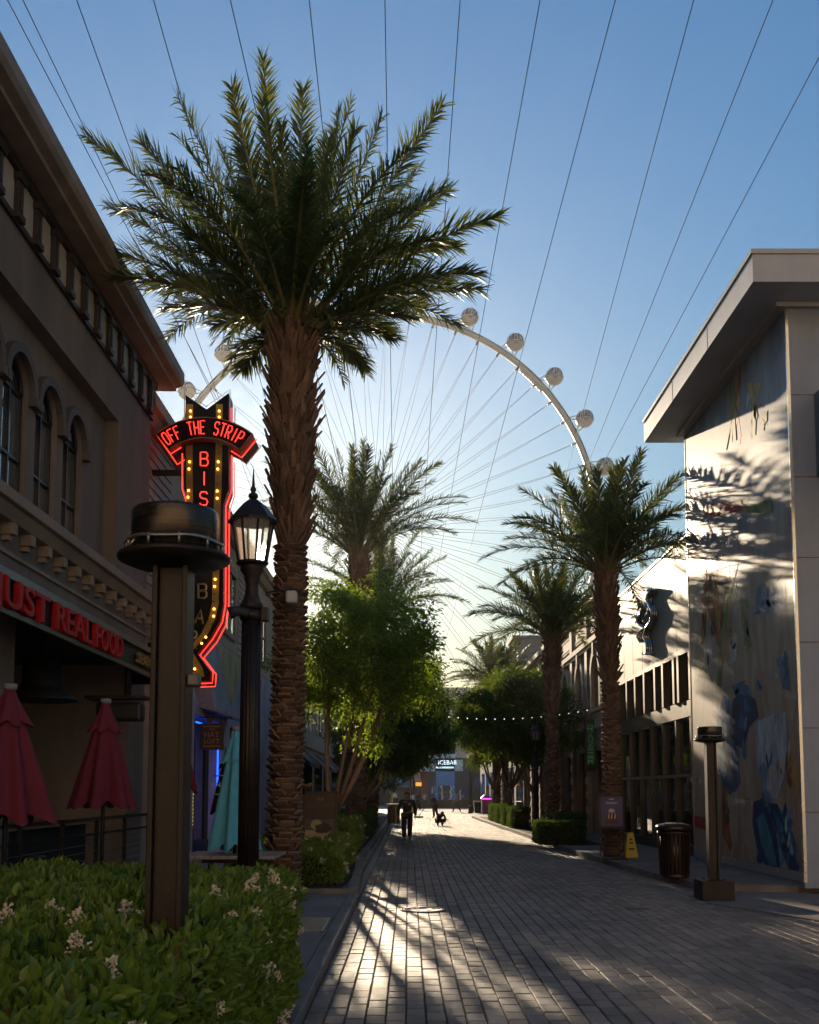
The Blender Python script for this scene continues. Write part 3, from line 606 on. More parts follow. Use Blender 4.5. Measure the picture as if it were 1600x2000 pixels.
for i,y in enumerate(bays):
    w_=MB(); x=X5+.16
    for yy in (y-.7,y,y+.7): w_.box((x-.03,yy-.04,4.8),(x+.03,yy+.04,6.0+(.7 if yy==y else 0)))
    for z in (4.8,5.4,6.0): w_.box((x-.025,y-.75,z-.03),(x+.025,y+.75,z+.03))
    w_.tube([(x,a,z) for a,z in arch(y-.72,y+.72,6.0)],.04,6); wo=w_.build('window',trim,bk)
    g=MB(); g.prism([(x+.04,a,z) for a,z in [(y-.75,4.75)]+arch(y-.75,y+.75,6.0)+[(y+.75,4.75)]],(.01,0,0)); g.build('glass',glass,wo)
    s_=MB(); s_.prism([(X5,a,z) for a,z in arch(y-1.0,y+1.0,6.0)+arch(y-.74,y+.74,6.0,rev=True)],(-.14,0,0))
    for sg in (-1,1): s_.box((X5-.13,y+sg*.87-.125,4.75),(X5,y+sg*.87+.125,6.0))
    s_.box((X5-.2,y-1.1,4.6),(X5,y+1.1,4.75)); s_.box((X5-.2,y-.13,6.75),(X5-.002,y+.13,7.25)); s_.box((X5-.06,y-.9,4.02),(X5,y+.9,4.58)); s_.build('stone_surround',stone,wo)
    d=MB(); d.box((X5+.15,y-1.0,.1),(X5+.2,y+1.0,3.2)); d.build('shop_glass',glass,bk)
    d=MB()
    for k in range(7): d.box((X5-.17,y+1.5,.3+k*.55),(X5-.142,y+2.1,.58+k*.55))
    d.build('quoin',stone,bk)
b=MB()
for z0,z1,p in ((7.1,7.22,.16),(7.22,7.42,.22),(8.55,8.7,.14),(8.7,8.95,.28)): b.box((X5-p,36.5,z0),(X5+.3,62,z1))
b.box((X5+.04,36.5,7.42),(17,62,8.55))
for i,y in enumerate(bays): b.box((X5-.06,y-1.2,7.65),(X5+.04,y+1.2,8.35)); b.box((X5-.14,y+1.5,7.42),(X5+.04,y+2.1,8.55))
b.build('parapet',stone,bk,.01)
b=MB()
for y in bays: b.box((X5-.08,y-1.1,7.75),(X5-.058,y+1.1,7.79)); b.box((X5-.08,y-1.1,8.21),(X5-.058,y+1.1,8.25)); b.lathe([(.001,0),(.16,0),(.16,.05),(.001,.05)],16,(0,0,0)) if False else None
b.build('parapet_panel_line',trim,bk)
t=thing('blade_sign','narrow black vertical sign with green letters on the brick building','sign',(6.6,38.2,4))
c0=atY(1142,1405,38.2); c1=atY(1165,1505,38.2)
b=MB(); b.box((c0.x,38.15,c1.z),(c1.x,38.29,c0.z)); b.build('board',M('matt black sign',(.012,.013,.012),.5,0,.2,4),t,.01)
b=MB(); 
for z in (c1.z+.3,c0.z-.35): b.box((c1.x,38.2,z-.03),(7.0,38.24,z+.03))
b.build('bracket',darkmetal,t)
gl=EM('dull green letter',(.03,.20,.05),.3)
hh=c0.z-c1.z
for i,s in enumerate('RAZER'):
    cz=c0.z-hh*(.18+.158*i); cx=(c0.x+c1.x)/2; b=MB(); y=38.145
    def st(*p): b.tube([(cx+px*.10,y,cz+pz*.12) for px,pz in p],.010,5)
    if s=='R': st((-1,-1),(-1,1),(.7,1),(1,.5),(.7,0),(-.8,0)); st((0,0),(1,-1))
    elif s=='A': st((-1,-1),(0,1),(1,-1))
    elif s=='Z': st((-1,1),(1,1),(-1,-1),(1,-1))
    else:
        for z in (1,0,-1): st((-1,z),(1,z))
    b.build('letter',gl,t)
rb=thing('parapet_building','plain grey building with a raised parapet at the far right of the street','building',(10,75,0))
b=MB(); b.box((X5,62.1,.1),(18,100,9.6)); b.box((X5-.3,62.1,9.6),(18,100,9.9)); b.box((X5-.4,63.5,9.9),(X5+1.4,66.5,11.2)); b.box((X5-.5,63.4,11.2),(X5+1.5,66.6,11.4)); b.build('wall',M('grey plaster',(.26,.25,.24),.8,0,.12,.5,.1,40),rb)
b=MB()
for i in range(7): b.box((X5-.03,63+i*5.2,.4),(X5,66.6+i*5.2,3.3)); b.box((X5-.03,64+i*5.2,5),(X5,66+i*5.2,7.6))
b.build('window',glass,rb)
# ------------------------------------------------------------------ end of the street
ib=thing('ice_bar_building','blue and white building with a lit screen reading ICEBAR behind the fountain','building',(3.5,124,0))
YI=122.0
def P(px,py,y=YI): return atY(px,py,y)
b=MB(); blu=M('bright blue panel',(.05,.26,.62),.5,0,.1,1); wht=M('ice white panel',(.5,.64,.75),.5,0,.5,.7)
dk=M('dark facade',(.035,.05,.08),.6,0,.3,.5)
b.box((P(836,1520).x,YI,0),(P(925,1520).x,YI+12,P(0,1480).z),0); b.box((P(850,1520).x,YI+1,P(0,1480).z),(P(890,1520).x,YI+10,P(0,1440).z),0); b.build('wall',dk,ib)
b=MB(); b.box((P(852,1520).x,YI-.5,P(0,1534).z),(P(888,1520).x,YI-.02,P(0,1507).z)); b.box((P(848,1520).x,YI-.4,P(0,1565).z),(P(856,1520).x,YI-.02,P(0,1534).z)); b.box((P(880,1520).x,YI-.4,P(0,1565).z),(P(888,1520).x,YI-.02,P(0,1534).z)); b.build('blue_front',blu,ib)
b=MB(); b.box((P(836,1520).x,YI-.4,P(0,1506).z),(P(849,1520).x,YI-.02,P(0,1478).z)); b.box((P(888,1520).x,YI-.4,P(0,1506).z),(P(904,1520).x,YI-.02,P(0,1484).z)); b.box((P(848,1520).x,YI-.6,P(0,1481).z),(P(890,1520).x,YI-.02,P(0,1473).z)); b.box((P(822,1520).x,YI-.3,P(0,1507).z),(P(850,1520).x,YI+.3,P(0,1498).z)); b.build('ice_panel',wht,ib)
b=MB(); b.box((P(849,1520).x,YI-.8,P(0,1502).z),(P(888,1520).x,YI-.62,P(0,1482).z)); b.build('screen_case',black,ib)
b=MB(); b.box((P(851,1520).x,YI-.83,P(0,1501).z),(P(886,1520).x,YI-.80,P(0,1497.5).z)); b.build('screen',EM('screen ice picture',(.35,.62,.75),.7),ib)
text_part('ICEBAR',.72,EM('screen lettering',(.75,.9,1),.8),ib,face_cam((P(868.5,0).x,YI-.82,P(0,1490).z)),.01,sx=.95)
b=MB(); b.box((P(824,1520).x,YI+1,0),(P(836,1520).x,YI+6,P(0,1470).z),0); b.build('side_column',M('weathered brick red',(.20,.06,.035),.8,0,.2,1),ib)
fb=thing('far_restaurant','dark low restaurant front with teal awning beyond the fountain on the left','building',(-6,126,0))
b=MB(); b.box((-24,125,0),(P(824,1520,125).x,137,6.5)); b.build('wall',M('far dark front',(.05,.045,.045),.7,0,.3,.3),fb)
b=MB(); b.prism([(P(760,1520,124).x,125,3.4),(P(760,1520,124).x,122.6,2.3),(P(760,1520,124).x,122.6,2.1),(P(760,1520,124).x,125,2.9)],(2.6,0,0)); b.build('awning',M('teal awning',(.04,.12,.13),.8),fb)
b=MB(); b.box((P(801,1520,124).x,124.8,2.9),(P(822,1520,124).x,125,6.2)); b.build('sign_panel',M('cream sign panel',(.35,.3,.22),.7),fb)
b=MB(); b.box((P(812,1520,124).x,124.5,2.3),(P(831,1520,124).x,124.8,2.75)); b.build('sign_strip',EM('amber strip sign',(1,.45,.06),.5),fb)
fc=thing('far_cafe','far cafe with dark blue awning right of the blue ice building','building',(12,124,0))
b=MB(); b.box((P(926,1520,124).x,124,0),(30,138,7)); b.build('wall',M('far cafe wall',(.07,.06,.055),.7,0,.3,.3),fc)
b=MB(); x0,x1=P(924,1520,122).x,P(960,1520,122).x; b.prism([(x0,124,3.4),(x0,121,2.4),(x0,121,2.0),(x0,124,2.9)],(x1-x0,0,0)); b.build('awning',M('slate blue awning',(.06,.08,.14),.8),fc)
tw=thing('hotel_tower','beige stepped hotel tower with rounded balcony tiers far behind the trees','building',(12,250,0))
b=MB(); YT=250; tm=M('tower beige',(.36,.33,.28),.7,0,.08,.1)
for (px0,px1,py0,py1) in ((846,925,1470,1395),(849,915,1395,1376),(851,915,1376,1360),(857,915,1360,1343)):
    a=atY(px0,py0,YT); c=atY(px1,py1,YT); b.box((a.x,YT,a.z),(c.x,YT+18,c.z))
    b.box((a.x-.6,YT-.7,c.z-.7),(c.x+.6,YT+18,c.z))
b.box((atY(846,1400,YT).x,YT,0),(atY(925,1400,YT).x,YT+18,atY(0,1470,YT).z))
b.build('tower_wall',tm,tw)
b=MB()
for py in range(1346,1470,4):
    p=atY(850,py,YT); b.box((atY(862,py,YT).x,YT-.05,p.z-.25),(atY(915,py,YT).x,YT-.01,p.z))
b.build('window_band',M('tower window band',(.22,.21,.19),.3),tw)

# ------------------------------------------------------------------ hotel added out of view behind the viewpoint to bounce warm light forward
hb=thing('bounce_hotel','unseen sandstone coloured hotel block added behind the viewpoint for warm bounce light','building',(5,-80,0))
b=MB(); sand=M('bounce sandstone render',(.70,.57,.43),.85,0,.08,.2)  # render colour lightened to send back more warm light
b.box((-75,-100,-.1),(85,-78,58)); b.box((-77,-100,58),(87,-77,60)); b.box((-75,-78,4.4),(85,-76.6,5.0))
for i in range(14): b.box((-74+i*12,-78,-.1),(-72.6+i*12,-77.3,58))
b.build('wall',sand,hb)
b=MB()
for j in range(15): 
    for i in range(13): b.box((-71.5+i*12,-78.0,6.2+j*3.3),(-63.5+i*12,-77.9,7.7+j*3.3))
hw_=b.build('window_band',glass,hb)
# ------------------------------------------------------------------ planting
palmleaf=FM('palm leaflet',(.034,.052,.022),(.085,.105,.038),(.24,.28,.04),.26,.42,.45)
petiole=M('palm rib',(.16,.15,.05),.5,0,.2,4)
boot=M('palm trunk boots',(.175,.104,.064),.9,0,.38,2.2,.5,40,var2=.35)
core=M('palm trunk fibre',(.11,.066,.042),.95,0,.35,6,.9,25)
def frond_arrays(P0,P1,P2,rg,ll=.42,n=70,twist=0.0):
    P0,P1,P2=[np.array(p,dtype=float) for p in (P0,P1,P2)]
    def C(t): return ((1-t)**2)[:,None]*P0+(2*t*(1-t))[:,None]*P1+(t**2)[:,None]*P2
    def T(t): return unit((2*(1-t))[:,None]*(P1-P0)+(2*t)[:,None]*(P2-P1))
    V=[];Q=[];mi=[]
    # rib
    k=9; ts=np.linspace(0,1,k); c=C(ts); tg=T(ts)
    side0=np.cross(P2-P0,[0,0,1.0]); 
    if np.linalg.norm(side0)<.25*np.linalg.norm(P2-P0): side0=side0+np.array([math.cos(twist),math.sin(twist),0])*.5
    side0=side0/np.linalg.norm(side0)
    if twist: 
        ax=(P2-P0)/np.linalg.norm(P2-P0); side0=side0*math.cos(twist)+np.cross(ax,side0)*math.sin(twist)
    def frame(t):
        tg=T(t); s=side0[None]-tg*(tg@side0)[:,None]; s=unit(s); return tg,s,np.cross(s,tg)
    tg,s,u=frame(ts); r=.030*(1-ts)**.8+.004
    r[0]=.06
    for i in range(k):
        for a,bb in ((1,0),(0,1),(-1,0),(0,-1)): V.append(c[i]+(s[i]*a*1.2+u[i]*bb*.7)*r[i])
    for i in range(k-1):
        for j in range(4): Q.append([i*4+j,i*4+(j+1)%4,i*4+4+(j+1)%4,i*4+4+j]); mi.append(1)
    V=[np.array(V)]; nb=k*4
    for sg in (-1,1):
        t=np.linspace(.13,1.0,n)+rg.normal(0,.004,n); t=np.clip(t,.1,1)
        c=C(t); tg,s,u=frame(t)
        L=ll*(.35+.65*np.minimum(1,(t-.1)/.28))*(1-.58*np.maximum(0,t-.45)/.55)*rg.uniform(.70,1.15,n)
        fw=.75+1.0*t**2
        d=unit(s*sg*rg.uniform(.75,1.05,n)[:,None]+tg*fw[:,None]+u*rg.uniform(-.25,.95,n)[:,None]+rg.normal(0,.20,(n,3)))
        w=.026*rg.uniform(.7,1.25,n)[:,None]; wv=unit(np.cross(d,u)+rg.normal(0,.35,(n,3)))
        mid=c+d*L[:,None]*.5; tip=c+d*L[:,None]; tip[:,2]-=L*rg.uniform(.02,.2,n)
        vv=np.stack([c-wv*w*.35,c+wv*w*.35,mid-wv*w*.5,mid+wv*w*.5,tip-wv*w*.05,tip+wv*w*.05],1).reshape(-1,3)
        b=nb+np.arange(n)[:,None]*6
        Q+= np.stack([b+np.array([[0,1,3,2]]),b+np.array([[2,3,5,4]])],1).reshape(-1,4).tolist(); mi+=[0]*(2*n); V.append(vv); nb+=6*n
    return np.concatenate(V),np.array(Q),np.array(mi)
def make_frond(parent,P0,P1,P2,rg,ll,n,twist=0.0):
    V,Q,mi=frond_arrays(P0,P1,P2,rg,ll,n,twist)
    o=wm(parent).translation; V=V-np.array(o)
    return link('frond',np_mesh('frond',V,Q,[palmleaf,petiole],mi),parent)
def palm_trunk(parent,base,top,r0,r1,seed,zsplit=.6,scale=1.0,bev=0):
    rg=random.Random(seed); b=MB(); B=Vector(base); T=Vector(top); H=(T-B).length; ax=(T-B).normalized()
    def rad(f):
        if f<.06: return r0*(1.12-2*f)
        if f<zsplit: return r0*(1-.10*(f/zsplit))
        g=(f-zsplit)/(1-zsplit); return r0*.90+(r1-r0*.90)*math.sin(min(1,g*1.5)*math.pi/2)*(1-.12*max(0,g-.75)/.25)
    def axp(f): return B+(T-B)*f+Vector((.06*math.sin(f*3.0),0,0))
    n=28; b.tube([axp(i/n) for i in range(n+1)],[rad(i/n)*.93 for i in range(n+1)],14,1)
    z=.06; row=0; x_=ax.orthogonal().normalized(); y_=ax.cross(x_)
    while z<H-.05:
        f=z/H; up=f>zsplit; r=rad(f); dz=(.088 if not up else .085)*scale; k=6 if not up else 12
        for j in range(k):
            a=2*math.pi*(j+(row%2)*.5)/k+rg.uniform(-.2,.2); rd=x_*math.cos(a)+y_*math.sin(a); tn=ax.cross(rd)
            tl=R(rg.uniform(30,52)) if not up else R(rg.uniform(8,38)); 
            d=(ax*math.cos(tl)+rd*math.sin(tl))
            if up: d=(d+tn*rg.uniform(-.25,.25)).normalized()
            h=(rg.uniform(.075,.115) if not up else rg.uniform(.16,.40))*scale; wd=2*math.pi*r/k*(1.02 if not up else rg.uniform(.45,.85)); th=rg.uniform(.03,.05)*scale if not up else .03*scale
            nn=d.cross(tn).normalized(); t2=nn.cross(d).normalized()
            p=axp(f)+rd*(r*.93)+ax*rg.uniform(-.02,.02); q=p+d*h
            # wedge: full width low, narrowed and thin at the cut top
            tw=rg.uniform(.75,1.0) if not up else rg.uniform(.3,.7)
            V=[p-t2*wd/2-nn*th*.3,p+t2*wd/2-nn*th*.3,p+t2*wd/2+nn*th*.5,p-t2*wd/2+nn*th*.5]
            V+=[q-t2*wd/2*tw-nn*th*.5,q+t2*wd/2*tw-nn*th*.5,q+t2*wd/2*tw+nn*th*.4,q-t2*wd/2*tw+nn*th*.4]
            b.add(V,[(0,3,2,1),(4,5,6,7),(0,1,5,4),(1,2,6,5),(2,3,7,6),(3,0,4,7)],0)
        z+=dz; row+=1
    return b.build('trunk',[boot,core],parent,bevel=bev)
def ctl(p,t,lift): 
    L=(t-p).length; h=math.hypot(t.x-p.x,t.y-p.y)/max(L,.01)
    return p+(t-p)*.5+Vector((0,0,1))*L*lift*h
PG='date palms lining the promenade'
# the tall near palm, its fronds placed one by one
Y1=15.0
pb=atY(549,1790,Y1); pb.z=.09; pt=atY(569,640,Y1)
p1=thing('date_palm','tallest date palm with thick shaggy trunk, right behind the near street lamp','palm tree',pb,0,PG)
palm_trunk(p1,pb,pt,.215,.325,3,.60,bev=.016)
rg=np.random.default_rng(11)
tips=[(510,95,.2,0),(335,155,.4,.5),(180,290,-.3,.3),(195,370,.5,.2),(185,492,0,.1),(238,577,-.5,.0),(345,640,-.6,-.2),(262,262,.9,.2),(405,205,1.0,.4),(470,240,-.8,.6),(600,225,-.6,.4),(655,150,.9,-.3),(745,205,.3,-.6),(862,232,-.3,-.5),(818,250,1.1,-.4),(970,425,0,-.3),(938,535,.5,-.2),(925,580,-.7,0),(806,660,-.6,.2),(700,655,1.1,.1),(450,660,1.2,0),(760,560,1.5,0),(330,470,1.3,.2),(560,235,1.3,.3),(300,335,-.7,.2),(268,432,.6,.1),(425,300,.7,.3),(880,335,.5,-.3),(862,430,-.8,.2),(815,505,.7,0),(700,330,-.9,.3),(640,255,.2,.2),(520,290,.6,-.3),(800,365,.3,.4),(390,520,-.9,0),(405,600,.6,.1),(765,610,.9,0),(480,330,-.5,.4),(870,500,.8,.1)]
for px,py,dy,tw in tips:
    t=atY(px,py,Y1); t=t+Vector((0,dy,0)); p0=pt+Vector(((px-569)*.0011,dy*.15,-.05)); make_frond(p1,p0,ctl(p0,t,.20),t,rg,.66,150,tw)
for i in range(12):
    a=rg.uniform(0,6.28); 
    if abs(math.cos(a))>.75: a+=1.2
    e=R(rg.choice([58,48,38,30,24,18])+rg.uniform(-6,6)); L=rg.uniform(2.5,3.2)
    d=Vector((math.cos(a)*math.cos(e),math.sin(a)*math.cos(e),math.sin(e))); p0=pt+Vector((d.x*.18,d.y*.18,rg.uniform(-.1,.15))); t=p0+d*L
    make_frond(p1,p0,ctl(p0,t,.22),t,rg,.48,66,rg.uniform(-.4,.4))
for i in range(16):
    a=i*2.4+.3; e=R(rg.uniform(10,30)); L=rg.uniform(2.2,2.8); d=Vector((math.cos(a)*math.cos(e),math.sin(a)*math.cos(e),math.sin(e))); p0=pt+Vector((d.x*.2,d.y*.2,rg.uniform(-.15,.05))); t=p0+d*L
    make_frond(p1,p0,ctl(p0,t,.34),t,rg,.54,110,rg.uniform(-.5,.5))
for i in range(7):
    a=i*.9; d=Vector((math.cos(a)*.55,math.sin(a)*.55,.3)); p0=pt+Vector((d.x*.3,d.y*.3,-.25)); t=p0+Vector((d.x*1.9,d.y*1.9,-.25)); make_frond(p1,p0,p0+Vector((d.x*1.2,d.y*1.2,.55)),t,rg,.30,34)
def palm(label,base,h,L,r0,r1,seed,n=32,lean=(0,0),low=-8,parent_name='date_palm'):
    t=thing(parent_name,label,'palm tree',base,0,PG); B=Vector(base); T=B+Vector((lean[0],lean[1],h)); rg=np.random.default_rng(seed)
    palm_trunk(t,B,T,r0,r1,seed)
    for i in range(n):
        f=(i+.5)/n; e=R(86-(86-low)*f**.85+rg.uniform(-5,5)); a=i*2.39996+rg.uniform(-.25,.25); l=L*rg.uniform(.88,1.08)*(.92 if f<.2 else 1)
        d=Vector((math.cos(a)*math.cos(e),math.sin(a)*math.cos(e),math.sin(e))); p0=T+Vector((d.x*.16,d.y*.16,-.1)); tp=p0+d*l
        make_frond(t,p0,ctl(p0,tp,.31),tp,rg,.58,105,rg.uniform(-.5,.5))
    return t
g=atY(700,1090,34)
p2=palm('date palm with broad dark crown rising out of the bright green tree on the left',(g.x,34,.12),g.z,3.95,.22,.30,21,50,low=6)
g=atY(1181,1112,25.3)
p3=palm('date palm on the right pavement directly behind the dessert poster',(4.98,25.3,.11),g.z-.11,2.85,.19,.235,35,46,(g.x-4.98,0),low=-4)
g=atY(1064,1238,33.5)
p4=dup(p3,None,(4.72,33.5,.12),2.1,(g.z)/(atY(1181,1112,25.3).z)*.99,'date palm on the right standing among clipped hedges, second along the right kerb')
p5=dup(p2,None,(-1.6,45,.12),1.3,1.0,'far date palm whose crown shows just right of and below the broad dark crown')
p5.rotation_euler=(0,.09,1.3)
p6=dup(p3,None,(5.0,58,.12),4.0,1.06,'far date palm rising over the round trees on the right, left of its pair')
p7=dup(p2,None,(atY(985,1290,66).x,66,.12),.6,.80,'far date palm rising over the round trees on the right, right of its pair')
# small white speaker strapped to the palm
sx=atY(562,1166,14.55)
t=thing('strapped_speaker','small white speaker box strapped to the tallest palm trunk','speaker',sx)
b=MB(); b.box((sx.x-.02,14.45,sx.z-.10),(sx.x+.14,14.6,sx.z+.08)); b.build('housing',M('off white plastic',(.5,.5,.48),.5,0,.1,10),t,.03)
b=MB(); tp_=[(pb.x+(pt.x-pb.x)*.44+.30*math.cos(a),15+.30*math.sin(a),sx.z+.12) for a in [i*math.pi/12 for i in range(25)]]
b.tube(tp_,.012,5); b.box((sx.x-.05,14.55,sx.z-.05),(sx.x+.02,14.75,sx.z+.16)); b.build('strap',black,t)
# ------------------------------------------------------------------ leafy trees
bark=M('smooth tan bark',(.20,.135,.085),.8,0,.25,5,.3,40)
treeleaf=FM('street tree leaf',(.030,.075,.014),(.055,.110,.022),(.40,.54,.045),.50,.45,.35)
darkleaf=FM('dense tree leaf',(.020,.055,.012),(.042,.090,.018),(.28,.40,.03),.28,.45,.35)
def leaf_tree(label,base,cc,rr,seed,ncl=150,per=95,leaf=.085,fork=1.0,mat=None,stems=5,sparse=0,group='leafy street trees along the promenade',hollow=.45,spread=.34):
    t=thing('street_tree',label,'tree',base,0,group); rg=np.random.default_rng(seed); B=Vector(base)
    pts=[]
    while len(pts)<ncl:
        u=unit(rg.normal(0,1,(1,3)))[0]; rad=(hollow+(1-hollow)*rg.random()**.6)
        bump=1+.30*noise.noise(Vector(u)*1.7+Vector((seed,0,0)))+.16*noise.noise(Vector(u)*4+Vector((0,seed,0)))
        p=np.array(cc)+u*rad*bump*np.array(rr)
        if p[2]<base[2]+1.75 or (p[2]<sparse and p[0]>-1.75 and rg.random()<.72): continue
        pts.append(p)
    pts=np.array(pts)
    # limbs
    b=MB(); fk=B+Vector((rg.normal(0,.04),rg.normal(0,.04),fork)); b.tube([B-Vector((0,0,.1)),B+(fk-B)*.5,fk],[.115,.095,.10],10)
    for s in range(stems):
        a=2*math.pi*(s+rg.uniform(-.2,.2))/stems; e=Vector(cc)+Vector((math.cos(a)*rr[0]*.5,math.sin(a)*rr[1]*.5,rr[2]*rg.uniform(-.1,.35)))
        m=fk+(e-fk)*.45+Vector((math.cos(a)*.12,math.sin(a)*.12,-.10)); b.tube([fk-Vector((0,0,.05)),fk+(m-fk)*.5+Vector((math.cos(a)*.06,math.sin(a)*.06,-.03)),m,e],[.062,.05,.040,.018],7)
        near=np.argsort(np.linalg.norm(pts-np.array(e),axis=1))[:max(4,int(.5*ncl/stems))]
        for q in near[::3]:
            st=m+(e-m)*rg.uniform(0,.9); q_=Vector(pts[q]); b.tube([st,st+(q_-st)*.5+Vector((0,0,.1)),q_],[.02,.013,.005],5)
    b.build('trunk',bark,t)
    n=ncl*per; P=np.repeat(pts,per,0); sp=spread*rg.uniform(.7,1.25,ncl).repeat(per)[:,None]
    off=rg.normal(0,.5,(n,3))*sp; off[:,2]*=.72; P=P+off
    D=unit(off+rg.normal(0,.35,(n,3))*sp+np.array([0,0,-.10])); N=unit(rg.normal(0,.5,(n,3))+np.array([0,0,.9]))
    L=leaf*rg.uniform(.65,1.3,n); V,Q=leaf_arrays(P,D,N,L,L*.44)
    link('crown',np_mesh('crown',V-np.array(base),Q,mat or treeleaf),t); return t
g=atY(722,1285,24)
leaf_tree('bright green multi-stemmed tree with tan trunk behind the hat poster',(-1.72,24,.14),(g.x-.05,24.1,g.z-.12),(1.95,1.8,2.0),5,230,120,.105,1.0,stems=7,hollow=.35,spread=.33,sparse=3.95)
g=atY(745,1440,37)
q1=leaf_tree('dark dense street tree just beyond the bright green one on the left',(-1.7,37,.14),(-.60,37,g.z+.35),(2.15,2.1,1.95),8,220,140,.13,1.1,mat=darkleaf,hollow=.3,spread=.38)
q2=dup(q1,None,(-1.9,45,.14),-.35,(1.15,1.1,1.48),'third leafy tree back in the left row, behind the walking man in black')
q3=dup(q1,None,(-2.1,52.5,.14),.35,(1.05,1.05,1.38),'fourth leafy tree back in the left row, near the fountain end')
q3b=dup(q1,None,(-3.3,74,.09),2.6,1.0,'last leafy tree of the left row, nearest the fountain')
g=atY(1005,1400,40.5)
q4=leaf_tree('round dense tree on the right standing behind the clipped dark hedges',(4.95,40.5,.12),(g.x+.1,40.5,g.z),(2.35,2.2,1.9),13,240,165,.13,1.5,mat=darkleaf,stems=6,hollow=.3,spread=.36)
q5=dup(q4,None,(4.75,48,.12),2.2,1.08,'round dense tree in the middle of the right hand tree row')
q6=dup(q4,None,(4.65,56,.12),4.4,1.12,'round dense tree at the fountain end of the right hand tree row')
# ------------------------------------------------------------------ hedges
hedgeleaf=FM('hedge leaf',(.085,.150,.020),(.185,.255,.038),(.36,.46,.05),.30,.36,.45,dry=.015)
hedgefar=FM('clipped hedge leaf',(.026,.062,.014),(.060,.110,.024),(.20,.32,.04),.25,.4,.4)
twig=M('hedge twigs',(.045,.032,.02),.9,0,.3,12,.6,30)
flm=M('cream blossom',(.75,.64,.48),.7,0,.25,30)
FLV=[]
def blossom_meshes():
    for k in range(3):
        rg=np.random.default_rng(50+k); n=60; h=rg.random(n); a=rg.uniform(0,6.28,n); r=(.038*(1-h)+.008)*rg.uniform(.4,1.1,n)
        P=np.stack([r*np.cos(a),r*np.sin(a),h*.065],1); D=unit(P*np.array([1,1,.2])+np.array([0,0,.02])+rg.normal(0,.02,(n,3))); N=unit(rg.normal(0,1,(n,3)))
        L=rg.uniform(.009,.017,n); V,Q=leaf_arrays(P,D,N,L,L*.9,.4); FLV.append(np_mesh('flower_cluster',V,Q,flm))
blossom_meshes()
def hedge(label,lo,hi,n,leaf,mat,flowers=0,seed=0,group=None,fy=None,wob=.07,name='hedge',rz=0):
    c=((lo[0]+hi[0])/2,(lo[1]+hi[1])/2,lo[2]); t=thing(name,label,'hedge',c,0,group); rg=np.random.default_rng(seed)
    sx,sy,sz=hi[0]-lo[0],hi[1]-lo[1],hi[2]-lo[2]
    A=np.array([sx*sy,sx*sz,sx*sz,sy*sz,sy*sz]); k=rg.choice(5,n,p=A/A.sum()); u=rg.random((n,2)); P=np.zeros((n,3)); N=np.zeros((n,3))
    for f in range(5):
        m=k==f; uu=u[m]
        if f==0: P[m]=np.stack([uu[:,0]*sx,uu[:,1]*sy,np.full(m.sum(),sz)],1); N[m]=(0,0,1)
        elif f<3: P[m]=np.stack([uu[:,0]*sx,np.full(m.sum(),0 if f==1 else sy),uu[:,1]*sz],1); N[m]=(0,-1 if f==1 else 1,0)
        else: P[m]=np.stack([np.full(m.sum(),0 if f==3 else sx),uu[:,0]*sy,uu[:,1]*sz],1); N[m]=(-1 if f==3 else 1,0,0)
    wv=np.array([noise.noise(Vector(p*1.6)+Vector((seed,0,0)))*1.3+.8*noise.noise(Vector(p*4.5)) for p in P])
    inset=-np.abs(rg.normal(0,.06,n))*1.2+wv*wob; P=P+N*inset[:,None]
    # round the edges
    ctr=np.array([sx/2,sy/2,sz*.5]); e=np.abs(P-ctr)/np.array([sx/2,sy/2,sz/2]); over=np.maximum(0,np.sort(e,1)[:,1]-.82); P=P+(ctr-P)*(over*.32)[:,None]
    up=np.array([0,0,1.0]); D=unit(N*rg.uniform(.3,1,n)[:,None]+up*rg.uniform(.2,1.0,n)[:,None]+rg.normal(0,.5,(n,3))); F_=unit(N+up*.5+rg.normal(0,.6,(n,3)))
    L=leaf*rg.uniform(.6,1.3,n); V,Q=leaf_arrays(P+np.array(lo)-np.array(c),D,F_,L,L*.52,.22)
    link('foliage',np_mesh('foliage',V,Q,mat),t)
    b=MB(); i=.13; b.box((lo[0]+i,lo[1]+i,lo[2]-.02),(hi[0]-i,hi[1]-i,hi[2]-i)); b.build('twig_light_block',twig,t)  # solid box for the twigs, added to block light through the leaves
    for j in range(flowers):
        q=rg.integers(0,n)
        for _ in range(60):
            q=rg.integers(0,n)
            if k[q] in (0,1,4) and inset[q]>-.03 and (fy is None or fy(P[q]+np.array(lo))): break
        o=link('flower_cluster',FLV[j%3],t); o.location=Vector(P[q]+np.array(lo)-np.array(c))+Vector(N[q])*.02; d=Vector(N[q]*.8+np.array([0,0,.7])+rg.normal(0,.35,3)); o.rotation_euler=d.to_track_quat('Z','Y').to_euler(); o.scale=(rg.uniform(.8,1.45),)*3
    return t
hedge('broad glossy hedge with cream blossom filling the near planting bed',(-4.65,2.3,.12),(-.84,8.2,1.09),62000,.064,hedgeleaf,80,2,'flowering hedges of the left planting beds',lambda p:p[1]<5.6 or p[0]>-1.1,wob=.09)
hedge('flowering hedge in front of the hat poster, at the foot of the tree',(-3.1,17.0,.14),(-1.20,23.2,.70),36000,.060,hedgeleaf,52,3,'flowering hedges of the left planting beds',wob=.13)
hedge('taller flowering hedge behind the tan tree trunk on the left',(-3.1,24.9,.14),(-1.35,31,.92),20000,.060,hedgeleaf,22,4,'flowering hedges of the left planting beds',wob=.12)
hedge('dark plain hedge on the left leading to the slatted bin',(-3.0,33,.14),(-1.35,42,.95),14000,.065,hedgefar,0,5)
